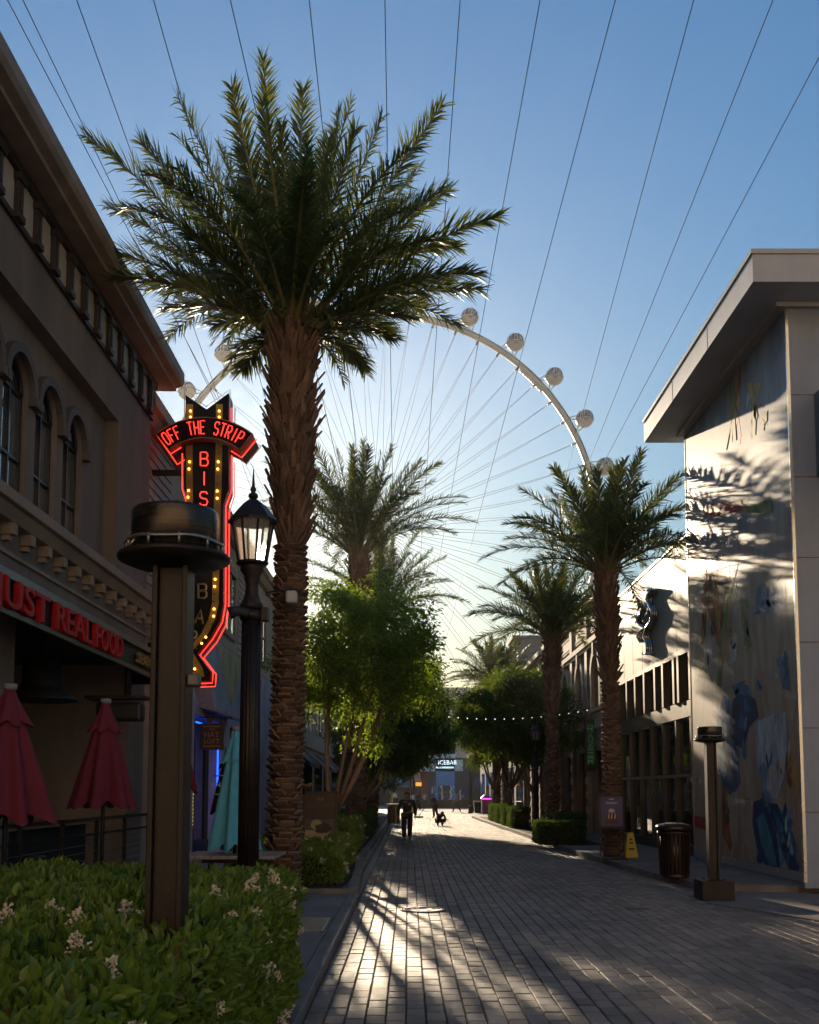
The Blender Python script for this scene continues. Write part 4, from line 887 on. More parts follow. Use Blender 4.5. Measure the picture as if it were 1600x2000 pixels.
hedge('dark clipped hedge at the foot of the second right palm, the lower one in front',(atY(1046,1600,30.9).x,30.5,.12),(5.25,31.9,.80),9000,.05,hedgefar,0,6,'clipped hedges right of the street',wob=.03)
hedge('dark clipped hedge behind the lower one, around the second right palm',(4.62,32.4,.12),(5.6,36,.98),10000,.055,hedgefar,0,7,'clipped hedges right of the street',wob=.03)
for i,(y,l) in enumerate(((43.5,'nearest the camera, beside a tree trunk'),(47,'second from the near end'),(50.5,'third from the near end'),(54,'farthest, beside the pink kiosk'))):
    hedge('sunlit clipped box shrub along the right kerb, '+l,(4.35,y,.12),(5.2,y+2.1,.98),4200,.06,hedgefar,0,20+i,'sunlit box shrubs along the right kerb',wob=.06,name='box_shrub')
# ------------------------------------------------------------------ patio heaters of the near design
def heater(label,loc,plinth):
    t=thing('column_heater',label,'patio heater',(0,0,0),0,'brown column heaters along the promenade')
    b=MB(); b.box((-.25,-.25,0),(.25,.25,.29)); b.box((-.15,-.15,.29),(.15,.15,.302))
    for x in (-.12,.12):
        for y in (-.12,.12): b.lathe([(.016,.302),(.016,.318),(.001,.32)],6,(x,y,0))
    b.build('plinth',bronze,t,.012)
    b=MB()
    for x in (-.078,.054): b.box((x,-.08,.29),(x+.024,.08,2.41))
    b.box((-.054,-.048,.29),(.054,-.034,2.41)); b.box((-.054,.034,.29),(.054,.048,2.41)); b.box((-.11,-.12,2.0),(.11,.12,2.03)) if False else None
    b.build('post',bronze,t,.004)
    b=MB(); b.lathe([(.001,2.40),(.10,2.402),(.19,2.415),(.247,2.438),(.252,2.450),(.247,2.460),(.20,2.472),(.20,2.468),(.001,2.468)],40,cap=False); b.build('dish',bronze,t)
    b=MB(); b.lathe([(.001,2.47),(.185,2.47),(.192,2.475),(.192,2.64),(.188,2.65),(.001,2.652)],40,cap=False); b.build('drum',M('brushed dark drum',(.07,.055,.045),.28,.8,.25,5,.04,120,stretch=(1,1,14)),t)
    b=MB(); b.tube([(.215*math.cos(a),.215*math.sin(a),2.505+.004*math.sin(5*a)) for a in [i*math.pi/20 for i in range(41)]],.008,6)
    for i in range(10):
        a=i*.628; b.tube([(.215*math.cos(a),.215*math.sin(a),2.47),(.215*math.cos(a),.215*math.sin(a),2.515)],.007,6)
    b.build('guard_ring',M('worn steel ring',(.30,.28,.26),.35,.8,.3,30),t)
    b=MB(); b.box((.078,-.06,1.9),(.13,.02,1.95)); b.build('valve',M('valve casting',(.13,.12,.11),.5,.4,.2,20),t,.008)
    t.location=loc; t.scale=(1,1,plinth); return t
hx=(328-798)*4.5/2000
h1=heater('brown column heater rising out of the near hedge, largest in view',(hx-.0,4.55,.14),1.064)
h2=dup(h1,None,(4.80,16.3,.014),0,(1,1,1.02),'brown column heater on its square plinth beside the rubbish bin, in front of the mural')
h3=dup(h1,None,(-1.66,28.2,.14),0,(1,1,1.05),'brown column heater in shade behind the tan tree trunk')
# ------------------------------------------------------------------ street lamps
fglass=bpy.data.materials.new('seeded lamp glass'); fglass.use_nodes=True
_t=fglass.node_tree; _p=_t.nodes['Principled BSDF']; _p.inputs['Base Color'].default_value=(.75,.72,.66,1); _p.inputs['Roughness'].default_value=.35
_tr=_t.nodes.new('ShaderNodeBsdfTranslucent'); _tr.inputs[0].default_value=(.9,.86,.78,1); _tp=_t.nodes.new('ShaderNodeBsdfTransparent'); _m=_t.nodes.new('ShaderNodeMixShader'); _m.inputs[0].default_value=.85
_m2=_t.nodes.new('ShaderNodeMixShader'); _n=_t.nodes.new('ShaderNodeTexNoise'); _n.inputs['Scale'].default_value=45; _r=_t.nodes.new('ShaderNodeMapRange'); _r.inputs[1].default_value=.35; _r.inputs[2].default_value=.65; _r.inputs[3].default_value=.35; _r.inputs[4].default_value=.75
_t.links.new(_n.outputs[0],_r.inputs[0]); _t.links.new(_r.outputs[0],_m2.inputs[0])
_rf=_t.nodes.new('ShaderNodeBsdfRefraction'); _rf.inputs['IOR'].default_value=1.03; _rf.inputs['Roughness'].default_value=.30; _m3=_t.nodes.new('ShaderNodeMixShader'); _m3.inputs[0].default_value=.5
_t.links.new(_tr.outputs[0],_m3.inputs[1]); _t.links.new(_rf.outputs[0],_m3.inputs[2]); _t.links.new(_p.outputs[0],_m.inputs[1]); _t.links.new(_m3.outputs[0],_m.inputs[2]); _t.links.new(_m.outputs[0],_m2.inputs[1]); _t.links.new(_tp.outputs[0],_m2.inputs[2]); _t.links.new(_m2.outputs[0],_t.nodes['Material Output'].inputs[0])
def lamp(label):
    t=thing('street_lamp',label,'street lamp',(0,0,0),0,'fluted street lamps with lantern heads')
    b=MB(); b.lathe([(.20,0),(.20,.12),(.17,.16),(.17,.45),(.14,.52),(.12,.58)],24); b.build('base',bronze,t)
    b=MB(); b.lathe([(.112,.58),(.108,2.2),(.102,3.62)],64,flute=.10,nf=16); b.build('post',bronze,t)
    b=MB(); b.lathe([(.11,3.62),(.125,3.63),(.125,3.68),(.10,3.72),(.075,3.80),(.065,3.90),(.085,3.96),(.085,4.0),(.125,4.06),(.125,4.12),(.10,4.15)],28); b.build('collar',bronze,t)
    z0,z1,r0,r1=4.15,4.62,.15,.225
    b=MB()
    for i in range(8):
        a=i*math.pi/4+math.pi/8; b.tube([(r0*math.cos(a),r0*math.sin(a),z0),(r1*math.cos(a),r1*math.sin(a),z1)],.014,5)
    for r,z in ((r0,z0),(r1,z1)):
        b.tube([(r*math.cos(a),r*math.sin(a),z) for a in [i*math.pi/4+math.pi/8 for i in range(9)]],.016,5)
    b.lathe([(.001,z0-.02),(.17,z0-.02),(.175,z0+.01),(.001,z0+.02)],8,cap=False); fo=b.build('lantern_frame',bronze,t)
    b=MB()
    for i in range(8):
        a=i*math.pi/4+math.pi/8; c=a+math.pi/4; q=.985
        b.add([(q*r0*math.cos(a),q*r0*math.sin(a),z0),(q*r0*math.cos(c),q*r0*math.sin(c),z0),(q*r1*math.cos(c),q*r1*math.sin(c),z1),(q*r1*math.cos(a),q*r1*math.sin(a),z1)],[(0,1,2,3)],0)
    b.build('glass',fglass,fo)
    b=MB(); b.lathe([(.265,4.60),(.27,4.63),(.25,4.65),(.19,4.73),(.12,4.81),(.06,4.86),(.035,4.87)],8,smooth=False); b.build('roof',bronze,t)
    b=MB(); b.lathe([(.03,4.87),(.055,4.90),(.05,4.93),(.02,4.95),(.035,4.98),(.03,5.00),(.018,5.02),(.004,5.22)],14); b.build('finial',bronze,t)
    return t
def lp(px,Y): return ((px-798)*Y/2000,Y,.10)
L1=lamp('near fluted street lamp with sunlit lantern, between the brown heater and the tallest palm'); L1.location=(lp(488,11)[0],11,.09); L1.scale=(1.02,1.02,.985)
dup(L1,None,(4.62,37.2,.11),.2,(.85,.85,.82),'small street lamp on the right, its lantern beside the second palm trunk')
dup(L1,None,(-1.62,48,.12),.1,(1,1,.9),'shaded street lamp among the left street trees')
dup(L1,None,lp(919,74),.3,(1,1,1),'far street lamp by the dark kerb end near the pink kiosk')
dup(L1,None,lp(803,104),.2,(1,1,.9),'far street lamp before the fountain, the lower of two lit globes')
dup(L1,None,lp(808,112),.2,(1,1,1.0),'far street lamp before the fountain, the upper of two lit globes')
s=atY(452,1196,10.8)
t=thing('bullet_speaker','dark bullet shaped speaker clamped to the near street lamp post','speaker',s)
b=MB(); b.tube([(s.x-.02,10.8,s.z-.01),(s.x+.06,10.82,s.z+.02),(s.x+.17,10.86,s.z)],[.07,.055,.05],14); b.build('housing',black,t)
b=MB(); lx=L1.location.x; b.lathe([(.12,-.05),(.125,-.05),(.125,.05),(.12,.05)],24,(lx,11,s.z+.0),cap=False); b.cbox((lx+.15,11,s.z+.01),(.07,.16,.14)); b.build('clamp',bronze,t)
# ------------------------------------------------------------------ neon arrow sign
YN=20.4
ns=thing('neon_arrow_sign','tall black arrow sign with red neon lettering OFF THE STRIP and yellow bulbs','sign',atY(400,1300,YN))
blk=M('sign face black',(.007,.006,.008),.6,0,.3,3,spec=.2); gold=M('gold bulb channel',(.36,.22,.05),.45,.3,.2,8); redside=M('sign return red',(.11,.012,.012),.5,0,.15,4); gilt=M('pale gilt letters',(.38,.29,.14),.5,.2,.25,20)
def NP(px,py,d=0): v=atY(px,py,YN); return (v.x,YN+d,v.z)
body=[(363,772),(404,800),(447,768),(447,955),(437,985),(436,1180),(430,1212),(412,1245),(386,1277),(412,1313),(411,1330),(345,1331),(322,1331),(322,1275),(340,1250),(360,1215),(372,1180),(374,985),(360,955)]
b=MB(); b.prism([NP(*p) for p in body],(0,.5,0)); b.build('arrow_box',[redside],ns,.01)
b=MB(); b.prism([NP(x,y,-.012) for x,y in body],(0,.011,0)); b.build('arrow_face',[blk],ns)
def strip(pl,wd=6.5):
    V=[NP(x-wd,y,-.022) for x,y in pl]+[NP(x+wd,y,-.022) for x,y in reversed(pl)]; b.prism(V,(0,.010,0))
b=MB(); strip([(371,790),(370,900),(371,985),(380,1010)][:3]); strip([(429,790),(427,950),(425,985),(421,1180),(414,1210),(400,1238),(373,1268)],6.5)
b.prism([NP(*p,-.022) for p in ((360,1272),(376,1272),(396,1305),(400,1322),(345,1322),(345,1312),(384,1312),(362,1282))],(0,.010,0))
b.build('bulb_channel',gold,ns)
bulb=EM('amber sign bulb',(1,.45,.05),5); off=M('unlit sign bulb',(.25,.17,.08),.3)
lit=[(373,804),(373,816),(371,903),(370,917),(369,959),(368,972),(429,804),(429,816),(427,903),(426,917),(425,960),(425,974),(424,1017),(423,1031),(421,1132),(420,1146),(419,1190),(418,1204),(403,1245),(395,1257),(372,1295),(381,1307)]
dark=[(372,832),(372,870),(371,886),(371,932),(371,945),(369,988),(429,832),(428,870),(427,886),(426,932),(426,946),(425,988),(424,1002),(423,1046),(423,1060),(422,1075),(422,1090),(422,1104),(421,1118),(420,1160),(419,1175),(416,1218),(410,1232),(385,1267),(366,1284),(390,1318),(374,1318),(360,1318)]
for pts,mt_,nm in ((lit,bulb,'bulb'),(dark,off,'unlit_bulb')):
    for p in pts:
        b=MB(); b.ball(NP(*p,-.04),.023 if nm=='bulb' else .02,0,8,5); b.build(nm,mt_,ns)
# banner
ac=(403.5,974)
def ap(r,deg): a=R(deg); return (ac[0]+r*math.sin(a),ac[1]-r*math.cos(a))
ban=[ap(152,a) for a in range(-38,39,4)]+[ap(110,a) for a in range(38,-39,-4)]
b=MB(); b.prism([NP(x,y,-.22) for x,y in ban],(0,.86,0)); bb=b.build('banner',redside,ns)
b=MB(); b.prism([NP(x,y,-.235) for x,y in ban],(0,.013,0)); b.build('banner_face',blk,ns)
b=MB()
for pth in ([ap(150.5,a) for a in range(-38,39,2)]+[ap(111.5,38)],[ap(111.5,a) for a in range(38,-39,-2)]+[ap(150.5,-38)]): b.tube([NP(x,y,-.24) for x,y in pth],.012,5)
b.build('banner_rim',gold,ns)
G={'O':[[(.2,1),(.8,1),(1,.8),(1,.2),(.8,0),(.2,0),(0,.2),(0,.8),(.2,1)]],'F':[[(0,0),(0,1),(1,1)],[(0,.52),(.75,.52)]],'T':[[(0,1),(1,1)],[(.5,1),(.5,0)]],'H':[[(0,0),(0,1)],[(1,0),(1,1)],[(0,.5),(1,.5)]],'E':[[(1,1),(0,1),(0,0),(1,0)],[(0,.52),(.8,.52)]],
'S':[[(1,.85),(.8,1),(.2,1),(0,.82),(0,.68),(.2,.53),(.8,.47),(1,.32),(1,.18),(.8,0),(.2,0),(0,.15)]],'R':[[(0,0),(0,1),(.75,1),(1,.85),(1,.62),(.75,.48),(0,.48)],[(.5,.48),(1,0)]],'I':[[(.5,0),(.5,1)]],'P':[[(0,0),(0,1),(.75,1),(1,.85),(1,.6),(.75,.45),(0,.45)]],'B':[[(0,.52),(.75,.52),(.95,.66),(.95,.88),(.75,1),(0,1),(0,0),(.8,0),(1,.15),(1,.38),(.75,.52)]],'A':[[(0,0),(.5,1),(1,0)],[(.2,.38),(.8,.38)]]}
neon=EM('red neon tube',(1,.03,.02),2.0); clear=M('clear neon tube',(.75,.70,.68),.12,0,.05,5,spec=.8)
txt='OFF THE STRIP'; a0,a1=-33,31; st=(a1-a0)/(len(txt)-1)
for i,ch_ in enumerate(txt):
    if ch_==' ': continue
    am=a0+st*i+ (1.2 if i>7 else 0)-(.8 if i<3 else 0); b=MB(); b2=MB()
    for line in G[ch_]:
        pts=[]
        for gx,gy in line:
            x,y=ap(118+25*gy,am+(gx-.5)*st*.66); pts.append(NP(x,y,-.275))
        b.tube(pts,.0095,6)
        b2.tube([(p[0],p[1]+.030,p[2]-.0) for p in pts],.015,5)
    lo=b2.build('banner_letter',M('dull red letter channel',(.16,.02,.015),.5),ns); b.build('neon_tube',neon,lo)
for ch_,cx_,cy_ in (('B',400,898),('I',400,936),('S',399,975),('T',398,1013),('R',397,1050),('O',396,1090)):
    b=MB(); b2=MB()
    for line in G[ch_]:
        pts=[NP(cx_+(gx-.5)*14.5,cy_-(gy-.5)*26,-.055) for gx,gy in line]; b.tube(pts,.011,6); b2.tube([(p[0],p[1]+.03,p[2]) for p in pts],.016,5)
    lo=b2.build('sign_letter',M('dull red letter channel',(.16,.02,.015),.5),ns); b.build('neon_tube',neon,lo)
for ch_,cx_,cy_,rt in (('B',396,1155,0),('A',391,1205,8),('R',374,1245,24)):
    b=MB(); 
    for line in G[ch_]:
        pts=[]
        for gx,gy in line:
            x,y=(gx-.5)*16,-(gy-.5)*27; ca,sa=math.cos(R(rt)),math.sin(R(rt)); pts.append(NP(cx_+x*ca-y*sa,cy_+x*sa+y*ca,-.03))
        b.tube(pts,.026,6)
    b.build('gilt_letter',gilt,ns)
def nt_(name,pts,d,m_,r=.0115):
    b=MB(); b.tube([NP(x,y,d) for x,y in pts],r,6); return b.build(name,m_,ns)
nt_('neon_outline',[(361,840),(361,764),(404,795),(450,762),(450,840)],-.03,clear)
nt_('neon_outline',[(452,840),(453,782)],.40,clear); nt_('neon_outline',[(449,790),(449,838)],.2,neon)
nt_('neon_outline',[(356,885),(356,955),(366,985),(366,1010)],.02,neon)
nt_('neon_outline',[(452,888),(452,957),(441,988),(440,1180),(434,1214),(415,1248),(390,1279),(416,1312),(414,1334),(330,1336)],.04,neon)
nt_('neon_outline',[(450,888),(450,957),(440,988),(439,1180),(433,1214),(415,1248),(389,1279),(414,1312),(412,1336),(340,1338)],.48,neon)
nt_('neon_outline',[ap(154,-38),ap(108,-39),ap(108,-26)],-.1,neon); nt_('neon_outline',[ap(154,39),ap(107,39),ap(107,26)],.1,neon)
nt_('neon_outline',[ap(155,-38),ap(108,-39.5),ap(108,-28)],.55,neon); nt_('neon_outline',[ap(155,30),ap(155,39.5),ap(108,39.5)],.55,clear)
b=MB(); 
for z in (4.6,6.6,8.2): b.box((-5.3,YN+.2,z),(atY(366,1600,YN).x,YN+.32,z+.1))
b.build('wall_bracket',black,ns)
# ------------------------------------------------------------------ closed parasols, table, rail
def parasol(label,x,y,zt,zb,r,col,nm,group,base=.1,seed=0):
    t=thing('closed_parasol',label,'parasol',(x,y,base),0,group); rg=random.Random(seed)
    m_=M(nm,col,.85,0,.12,8,.15,200)
    b=MB(); b.tube([(x,y,base),(x,y,zt-.02)],.024,10); b.lathe([(.26,0),(.26,.05),(.05,.09),(.03,.2)],24,(x,y,base)); b.build('pole',black,t)
    H=zt-zb; V=[];n=64;k=16; ph=rg.random()*6
    def ring(f,zz,rmul,fold,lob):
        for j in range(n):
            a=2*math.pi*j/n; fo=1+fold*math.cos(8*a+ph+.6*math.sin(2*a+ph))+.35*fold*math.sin(5*a+ph*2); V.append((x+rmul*fo*math.cos(a),y+rmul*fo*math.sin(a),zz+lob*math.cos(8*a+ph)))
    for i in range(k+1):
        f=i/k; ring(f,zt-.10-(H-.10)*f,.055+(r-.055)*f**.85,.05+.20*f,-.055*max(0,f-.6)/.4)
    b=MB(); b.add(V,[(i*n+j,i*n+(j+1)%n,(i+1)*n+(j+1)%n,(i+1)*n+j) for i in range(k) for j in range(n)],0,True); o=b.build('canopy',m_,t)
    V=[]
    for i in range(7):
        f=i/6; ring(f,zt-.02-.34*f*H/1.3,.05+(r*.45-.02)*f**1.2,.05+.17*f,-.03*f)
    b=MB(); b.add(V,[(i*n+j,i*n+(j+1)%n,(i+1)*n+(j+1)%n,(i+1)*n+j) for i in range(6) for j in range(n)],0,True); b.build('top_vent',m_,t)
    b=MB(); b.lathe([(.001,.05),(.062,.045),(.066,.0),(.05,-.02),(.001,-.02)],20,(x,y,zt)); b.build('cap',M('grey cap',(.22,.21,.21),.5),t)
RG='closed red parasols on the patio'
p=atY(20,1345,9.8); parasol('closed red parasol at the far left, cut by the frame edge',p.x,9.8,p.z,atY(20,1600,9.8).z,.40,(.15,.014,.030),'wine red canvas',RG,.1,1)
p=atY(207,1372,12.7); parasol('closed red parasol standing left of the brown heater post',p.x,12.7,p.z,atY(207,1572,12.7).z,.34,(.15,.014,.030),'wine red canvas',RG,.1,2)
p=atY(352,1420,17.5); parasol('closed red parasol almost hidden behind the brown heater post',p.x,17.5,p.z,atY(352,1545,17.5).z,.27,(.18,.012,.02),'bright red canvas',RG,.1,3)
p=atY(462,1425,13.3); parasol('closed turquoise parasol standing in the wooden table behind the near lamp post',p.x,13.3,p.z,atY(462,1655,13.3).z,.285,(.10,.40,.52),'turquoise canvas',None,.1,4)
tx=p.x
p2_=atY(446,1465,17.6); parasol('closed black parasol with white bands, half hidden behind the turquoise one',p2_.x,17.6,p2_.z,atY(446,1585,17.6).z,.24,(.012,.012,.013),'black canvas',None,.1,5)
bp2=[o for o in COL.objects if o.name.startswith('closed_parasol') and o.get('label','').startswith('closed black')][0]
for zz in (.72,.42):
    b=MB(); b.tube([(p2_.x+.235*math.cos(a),17.6+.235*math.sin(a),p2_.z-zz*1.05) for a in [i*math.pi/12 for i in range(25)]],.010,5); b.build('white_band',M('white print',(.5,.5,.5),.7),bp2)
text_part('ENKE',.13,M('white print',(.5,.5,.5),.7),bp2,face_cam((p2_.x-.08,17.6-.245,p2_.z-.60)),.004)
t=thing('parasol_table','square wooden topped table around the turquoise parasol pole','table',(tx,13.3,.1))
b=MB(); 
for i in range(6): b.box((tx-.60+i*.2,12.75,.86),(tx-.605+(i+1)*.2,13.85,.90))
b.build('tabletop',M('weathered table boards',(.30,.23,.175),.45,0,.2,6,stretch=(8,1,1)),t,.004)
b=MB(); b.box((tx-.35,12.95,.80),(tx+.35,13.65,.86)); 
for sx_ in (-.3,.3): b.box((tx+sx_-.03,13.25,.1),(tx+sx_+.03,13.31,.80)); b.box((tx+sx_-.04,12.95,.1),(tx+sx_+.04,13.65,.14))
b.build('frame',black,t)
rl=thing('patio_railing','black metal patio railing with thin cables below the red parasols','railing',(-4.6,11.5,.1))
b=MB(); b.box((-4.63,3,1.27),(-4.56,18.4,1.32)); b.box((-4.62,3,1.06),(-4.58,18.4,1.09)); b.build('handrail',M('dark rail steel',(.03,.03,.03),.3,.7,.2,9),rl)
y=3.2
while y<18.5:
    b=MB(); b.box((-4.62,y-.025,.09),(-4.57,y+.025,1.27)); b.build('post',black,rl); y+=1.5
b=MB()
for i in range(8): b.tube([(-4.595,3,.2+i*.105),(-4.595,18.4,.2+i*.105)],.004,4)
b.build('cable',steel,rl)
t=thing('bar_counter','long dark counter with tan wooden top behind the patio railing','counter',(-5.6,12,.1))
b=MB(); b.box((-5.9,4.6,1.17),(-5.25,17.2,1.22)); b.build('counter_top',M('tan counter wood',(.26,.16,.09),.4,0,.2,3,stretch=(6,1,6)),t)
b=MB(); b.box((-5.8,4.7,.1),(-5.35,17.1,1.17)); b.build('counter_body',black,t)
def stool(y,label):
    t=thing('bar_stool',label,'stool',(-5.02,y,.1),0,'dark bar stools at the patio counter')
    b=MB(); b.lathe([(.001,.74),(.17,.74),(.18,.70),(.001,.70)],18,(-5.02,y,.1)); b.build('seat',M('brown vinyl',(.06,.03,.02),.4),t)
    b=MB()
    for a in range(4): b.tube([(-5.02+.13*math.cos(a*1.57+.78),y+.13*math.sin(a*1.57+.78),.8),(-5.02+.2*math.cos(a*1.57+.78),y+.2*math.sin(a*1.57+.78),.1)],.014,6)
    b.build('legs',black,t)
for i,(y,l) in enumerate(((8.3,'dark bar stool nearest the left edge, behind the railing'),(10.1,'dark bar stool below the first red parasol, behind the railing'),(12.0,'dark bar stool just left of the second red parasol pole'),(13.8,'dark bar stool just right of the second red parasol pole'))): stool(y,l)
p=atY(80,1362,14.5)
t=thing('pendant_lamp','broad black pendant lamp hanging under the canopy beside the left parasol','lamp',p)
b=MB(); b.lathe([(.02,.62),(.26,.60),(.26,.22),(.30,.16),(.52,.02),(.52,0),(.001,.05)],28,(p.x,14.5,p.z-.05),cap=False); b.build('shade',black,t)
b=MB(); b.tube([(p.x,14.5,p.z+.5),(p.x,14.5,3.95)],.02,6); b.build('rod',black,t)
p=atY(236,1388,16.2)
t=thing('wall_heater','black box heater with flat top board mounted behind the second red parasol','heater',p)
b=MB(); b.cbox((p.x,16.2,p.z-.02),(.72,.3,.30)); b.build('heater_body',M('soft black',(.016,.015,.015),.5),t,.05)
b=MB(); b.cbox((p.x-.05,16.2,p.z+.20),(.95,.4,.05)); b.tube([(p.x+.1,16.2,p.z+.2),(p.x+.1,16.2,3.95)],.05,8); b.build('top_board',black,t)
# ------------------------------------------------------------------ signs on stands
g=atY(626,1600,21.5)
t=thing('hat_poster','dark framed poster with two hats on a stand above the flowering hedge','sign',(g.x,21.5,.14))
x0=atY(592,1600,21.5).x; x1=atY(659,1600,21.5).x; zb=atY(0,1648,21.5).z; zt=atY(0,1546,21.5).z
b=MB(); b.box((x0,21.46,zt-.05),(x1,21.54,zt)); b.box((x0,21.46,zb),(x1,21.54,zb+.05)); b.box((x0,21.46,zb),(x0+.045,21.54,zt)); b.box((x1-.045,21.46,zb),(x1,21.54,zt)); b.box((x0+.05,21.48,.12),(x0+.09,21.52,zb)); b.box((x1-.09,21.48,.12),(x1-.05,21.52,zb)); b.build('frame',M('dark brown frame',(.035,.02,.014),.5),t)
b=MB(); zm=zb+.47*(zt-zb); zq=zb+.26*(zt-zb)
b.box((x0+.045,21.49,zm),(x1-.045,21.51,zt-.05),0); b.box((x0+.045,21.49,zq),(x1-.045,21.51,zm),1); b.box((x0+.045,21.49,zb+.05),(x1-.045,21.51,zq),2)
xc=(x0+x1)/2
def oval(cx_,cz_,rx,rz_,mi,dy,ti=0):
    b.prism([(cx_+rx*math.cos(a)*math.cos(ti)-rz_*math.sin(a)*math.sin(ti),21.489-dy,cz_+rx*math.cos(a)*math.sin(ti)+rz_*math.sin(a)*math.cos(ti)) for a in [i*math.pi/12 for i in range(24)]],(0,-.001,0),mi)
oval(xc-.08,zq+.12,.12,.10,3,0,.3); oval(xc+.08,zq+.045,.19,.065,4,.002,-.15); oval(xc+.10,zq+.085,.10,.07,4,.004,-.2); oval(xc+.06,zq+.0,.16,.06,4,.006,.1)
b.build('poster',[M('poster brown',(.05,.028,.018),.45),M('poster dusk',(.09,.065,.055),.45,0,.4,3),M('poster sand',(.36,.26,.15),.45),M('straw hat',(.36,.28,.15),.5),M('dark hat',(.035,.02,.02),.5)],t)
text_part('THE',.085,copper,t,face_cam((xc,21.487,zt-.16)),.002); text_part('HAT LOFT',.125,M('deep copper paint',(.13,.055,.025),.45,.3,.2,10),t,face_cam((xc,21.487,zt-.29)),.002)
x0=atY(1171,1600,24.1).x; x1=atY(1219,1600,24.1).x; zb=atY(0,1614,24.1).z; zt=atY(0,1556,24.1).z
t=thing('dessert_poster','purple poster of a cake dessert on a black stand in front of the right palm','sign',((x0+x1)/2,24.1,.11))
b=MB()
for x in (x0,x1-.03): b.box((x,24.09,.15),(x+.03,24.12,zt+.04))
b.box((x0,24.08,zt),(x1,24.13,zt+.05)); b.box((x0,24.08,zb-.05),(x1,24.13,zb)); b.box((x0-.02,23.85,.115),(x1+.03,24.35,.15)); b.build('stand',M('black stand metal',(.02,.018,.017),.4,.5,.2,8),t)
b=MB(); b.box((x0+.03,24.095,zb),(x1-.03,24.11,zt),0); xc=(x0+x1)/2; zc=zb+.22
def pp(pts,mi,dy): b.prism([(xc+x,24.095-dy,zc+z) for x,z in pts],(0,-.001,0),mi)
pp([(-.15,-.10),(.15,-.10),(.14,-.02),(.05,.10),(-.05,.10),(-.14,-.02)],1,.001); pp([(-.05,.10),(.05,.10),(.08,.15),(.02,.20),(-.04,.19),(-.08,.14)],2,.002)
for x in (-.09,-.02,.06): pp([(x,-.04),(x+.03,-.05),(x+.035,.07),(x+.01,.09)],2,.003)
pp([(-.01,.185),(.03,.185),(.035,.215),(.005,.22)],3,.004); pp([(-.17,-.16),(.17,-.16),(.16,-.10),(-.16,-.10)],1,.002)
for z,wd in ((.33,.30),(.30,.24)): pp([(-wd/2,z),(wd/2,z),(wd/2,z+.012),(-wd/2,z+.012)],4,.002)
pp([(-.06,.40),(.06,.40),(.05,.425),(-.05,.425)],4,.002)
b.build('poster',[M('poster purple',(.07,.06,.19),.35,0,.3,2),M('cake red brown',(.12,.02,.02),.5),M('cream white',(.6,.52,.45),.5),M('berry',(.45,.03,.03),.4),M('poster white',(.6,.6,.6),.5)],t)
c=atZ(1232,1674,.115)
t=thing('wet_floor_sign','yellow folding wet floor sign beside the right palm trunk','sign',c)
b=MB(); cx_,cy_=c.x,c.y
yel=M('yellow plastic',(.62,.42,.015),.4,0,.1,6)
for s in (-1,1): b.prism([(cx_-.15,cy_+s*.17-.01,.115),(cx_+.15,cy_+s*.17-.01,.115),(cx_+.07,cy_+s*.015-.005,.70),(cx_-.07,cy_+s*.015-.005,.70)],(0,.016,0))
b.build('board',yel,t,.004)
b=MB()
for z,wd in ((.52,.07),(.44,.09),(.30,.12)): yy=cy_-.17+.155*(z-.115)/.585-.013; b.box((cx_-wd/2,yy-.002,z),(cx_+wd/2,yy+.006,z+.035))
b.build('printed_mark',black,t)
# ------------------------------------------------------------------ bins
c=atZ(1318,1714,.115)
def slat_bin(label,cx_,cy_,z,sc,mat_,group=None):
    t=thing('rubbish_bin',label,'bin',(cx_,cy_,z),0,group)
    b=MB(); b.lathe([(.25,0),(.26,.02),(.26,.07),(.245,.08)],28,(cx_,cy_,z)); b.lathe([(.29,.80),(.305,.80),(.31,.84),(.29,.85)],28,(cx_,cy_,z)); b.lathe([(.235,.04),(.27,.82)],28,(cx_,cy_,z)); b.build('frame',mat_,t)
    b=MB()
    for i in range(26):
        a=i*2*math.pi/26; r=Vector((math.cos(a),math.sin(a),0)); tn=Vector((-math.sin(a),math.cos(a),0)); p0=Vector((cx_,cy_,z+.06))+r*.262; p1=Vector((cx_,cy_,z+.82))+r*.298
        b.obox((p0+p1)/2,tn*.036,r*.012,(p1-p0))
    b.build('slats',mat_,t)
    b=MB(); b.lathe([(.31,.86),(.33,.88),(.33,.93),(.29,.97),(.15,1.0),(.001,1.005)],32,(cx_,cy_,z)); b.lathe([(.28,.80),(.28,.87)],28,(cx_,cy_,z)); b.build('lid',mat_,t); return t
binm=M('brown bin steel',(.050,.030,.022),.25,.5,.2,8)
slat_bin('brown slatted rubbish bin with domed lid on the right kerb corner',c.x,c.y-.0,.115,1,binm)
c=atZ(769,1608,.1)
t=thing('slatted_bin','brown square slatted bin with yellow tape at the left kerb','bin',(c.x,c.y,.1))
b=MB(); b.cbox((c.x,c.y,.55),(.62,.62,.9)); b.build('bin_body',M('brown slats',(.16,.075,.03),.6,0,.25,6,stretch=(8,8,1)),t,.02)
b=MB(); b.cbox((c.x+.12,c.y-.315,.55),(.09,.02,.86)); b.build('yellow_tape',yel,t)
b=MB(); b.cbox((c.x,c.y,1.03),(.7,.7,.07)); b.build('lid',darkwood,t,.01)
for px,Y,h,l in ((765,78,1.5,'yellow bollard rising behind the slatted bin'),(806,80,1.05,'yellow bollard just right of the man in black')):
    x=(px-798)*Y/2000; t=thing('bollard',l,'bollard',(x,Y,0),0,'yellow bollards by the plaza')
    b=MB(); b.lathe([(.11,0),(.11,h-.06),(.08,h-.01),(.001,h)],14,(x,Y,0)); b.build('post',yel,t); b=MB(); b.lathe([(.15,0),(.15,.05),(.11,.06)],14,(x,Y,0)); b.build('foot',black,t)
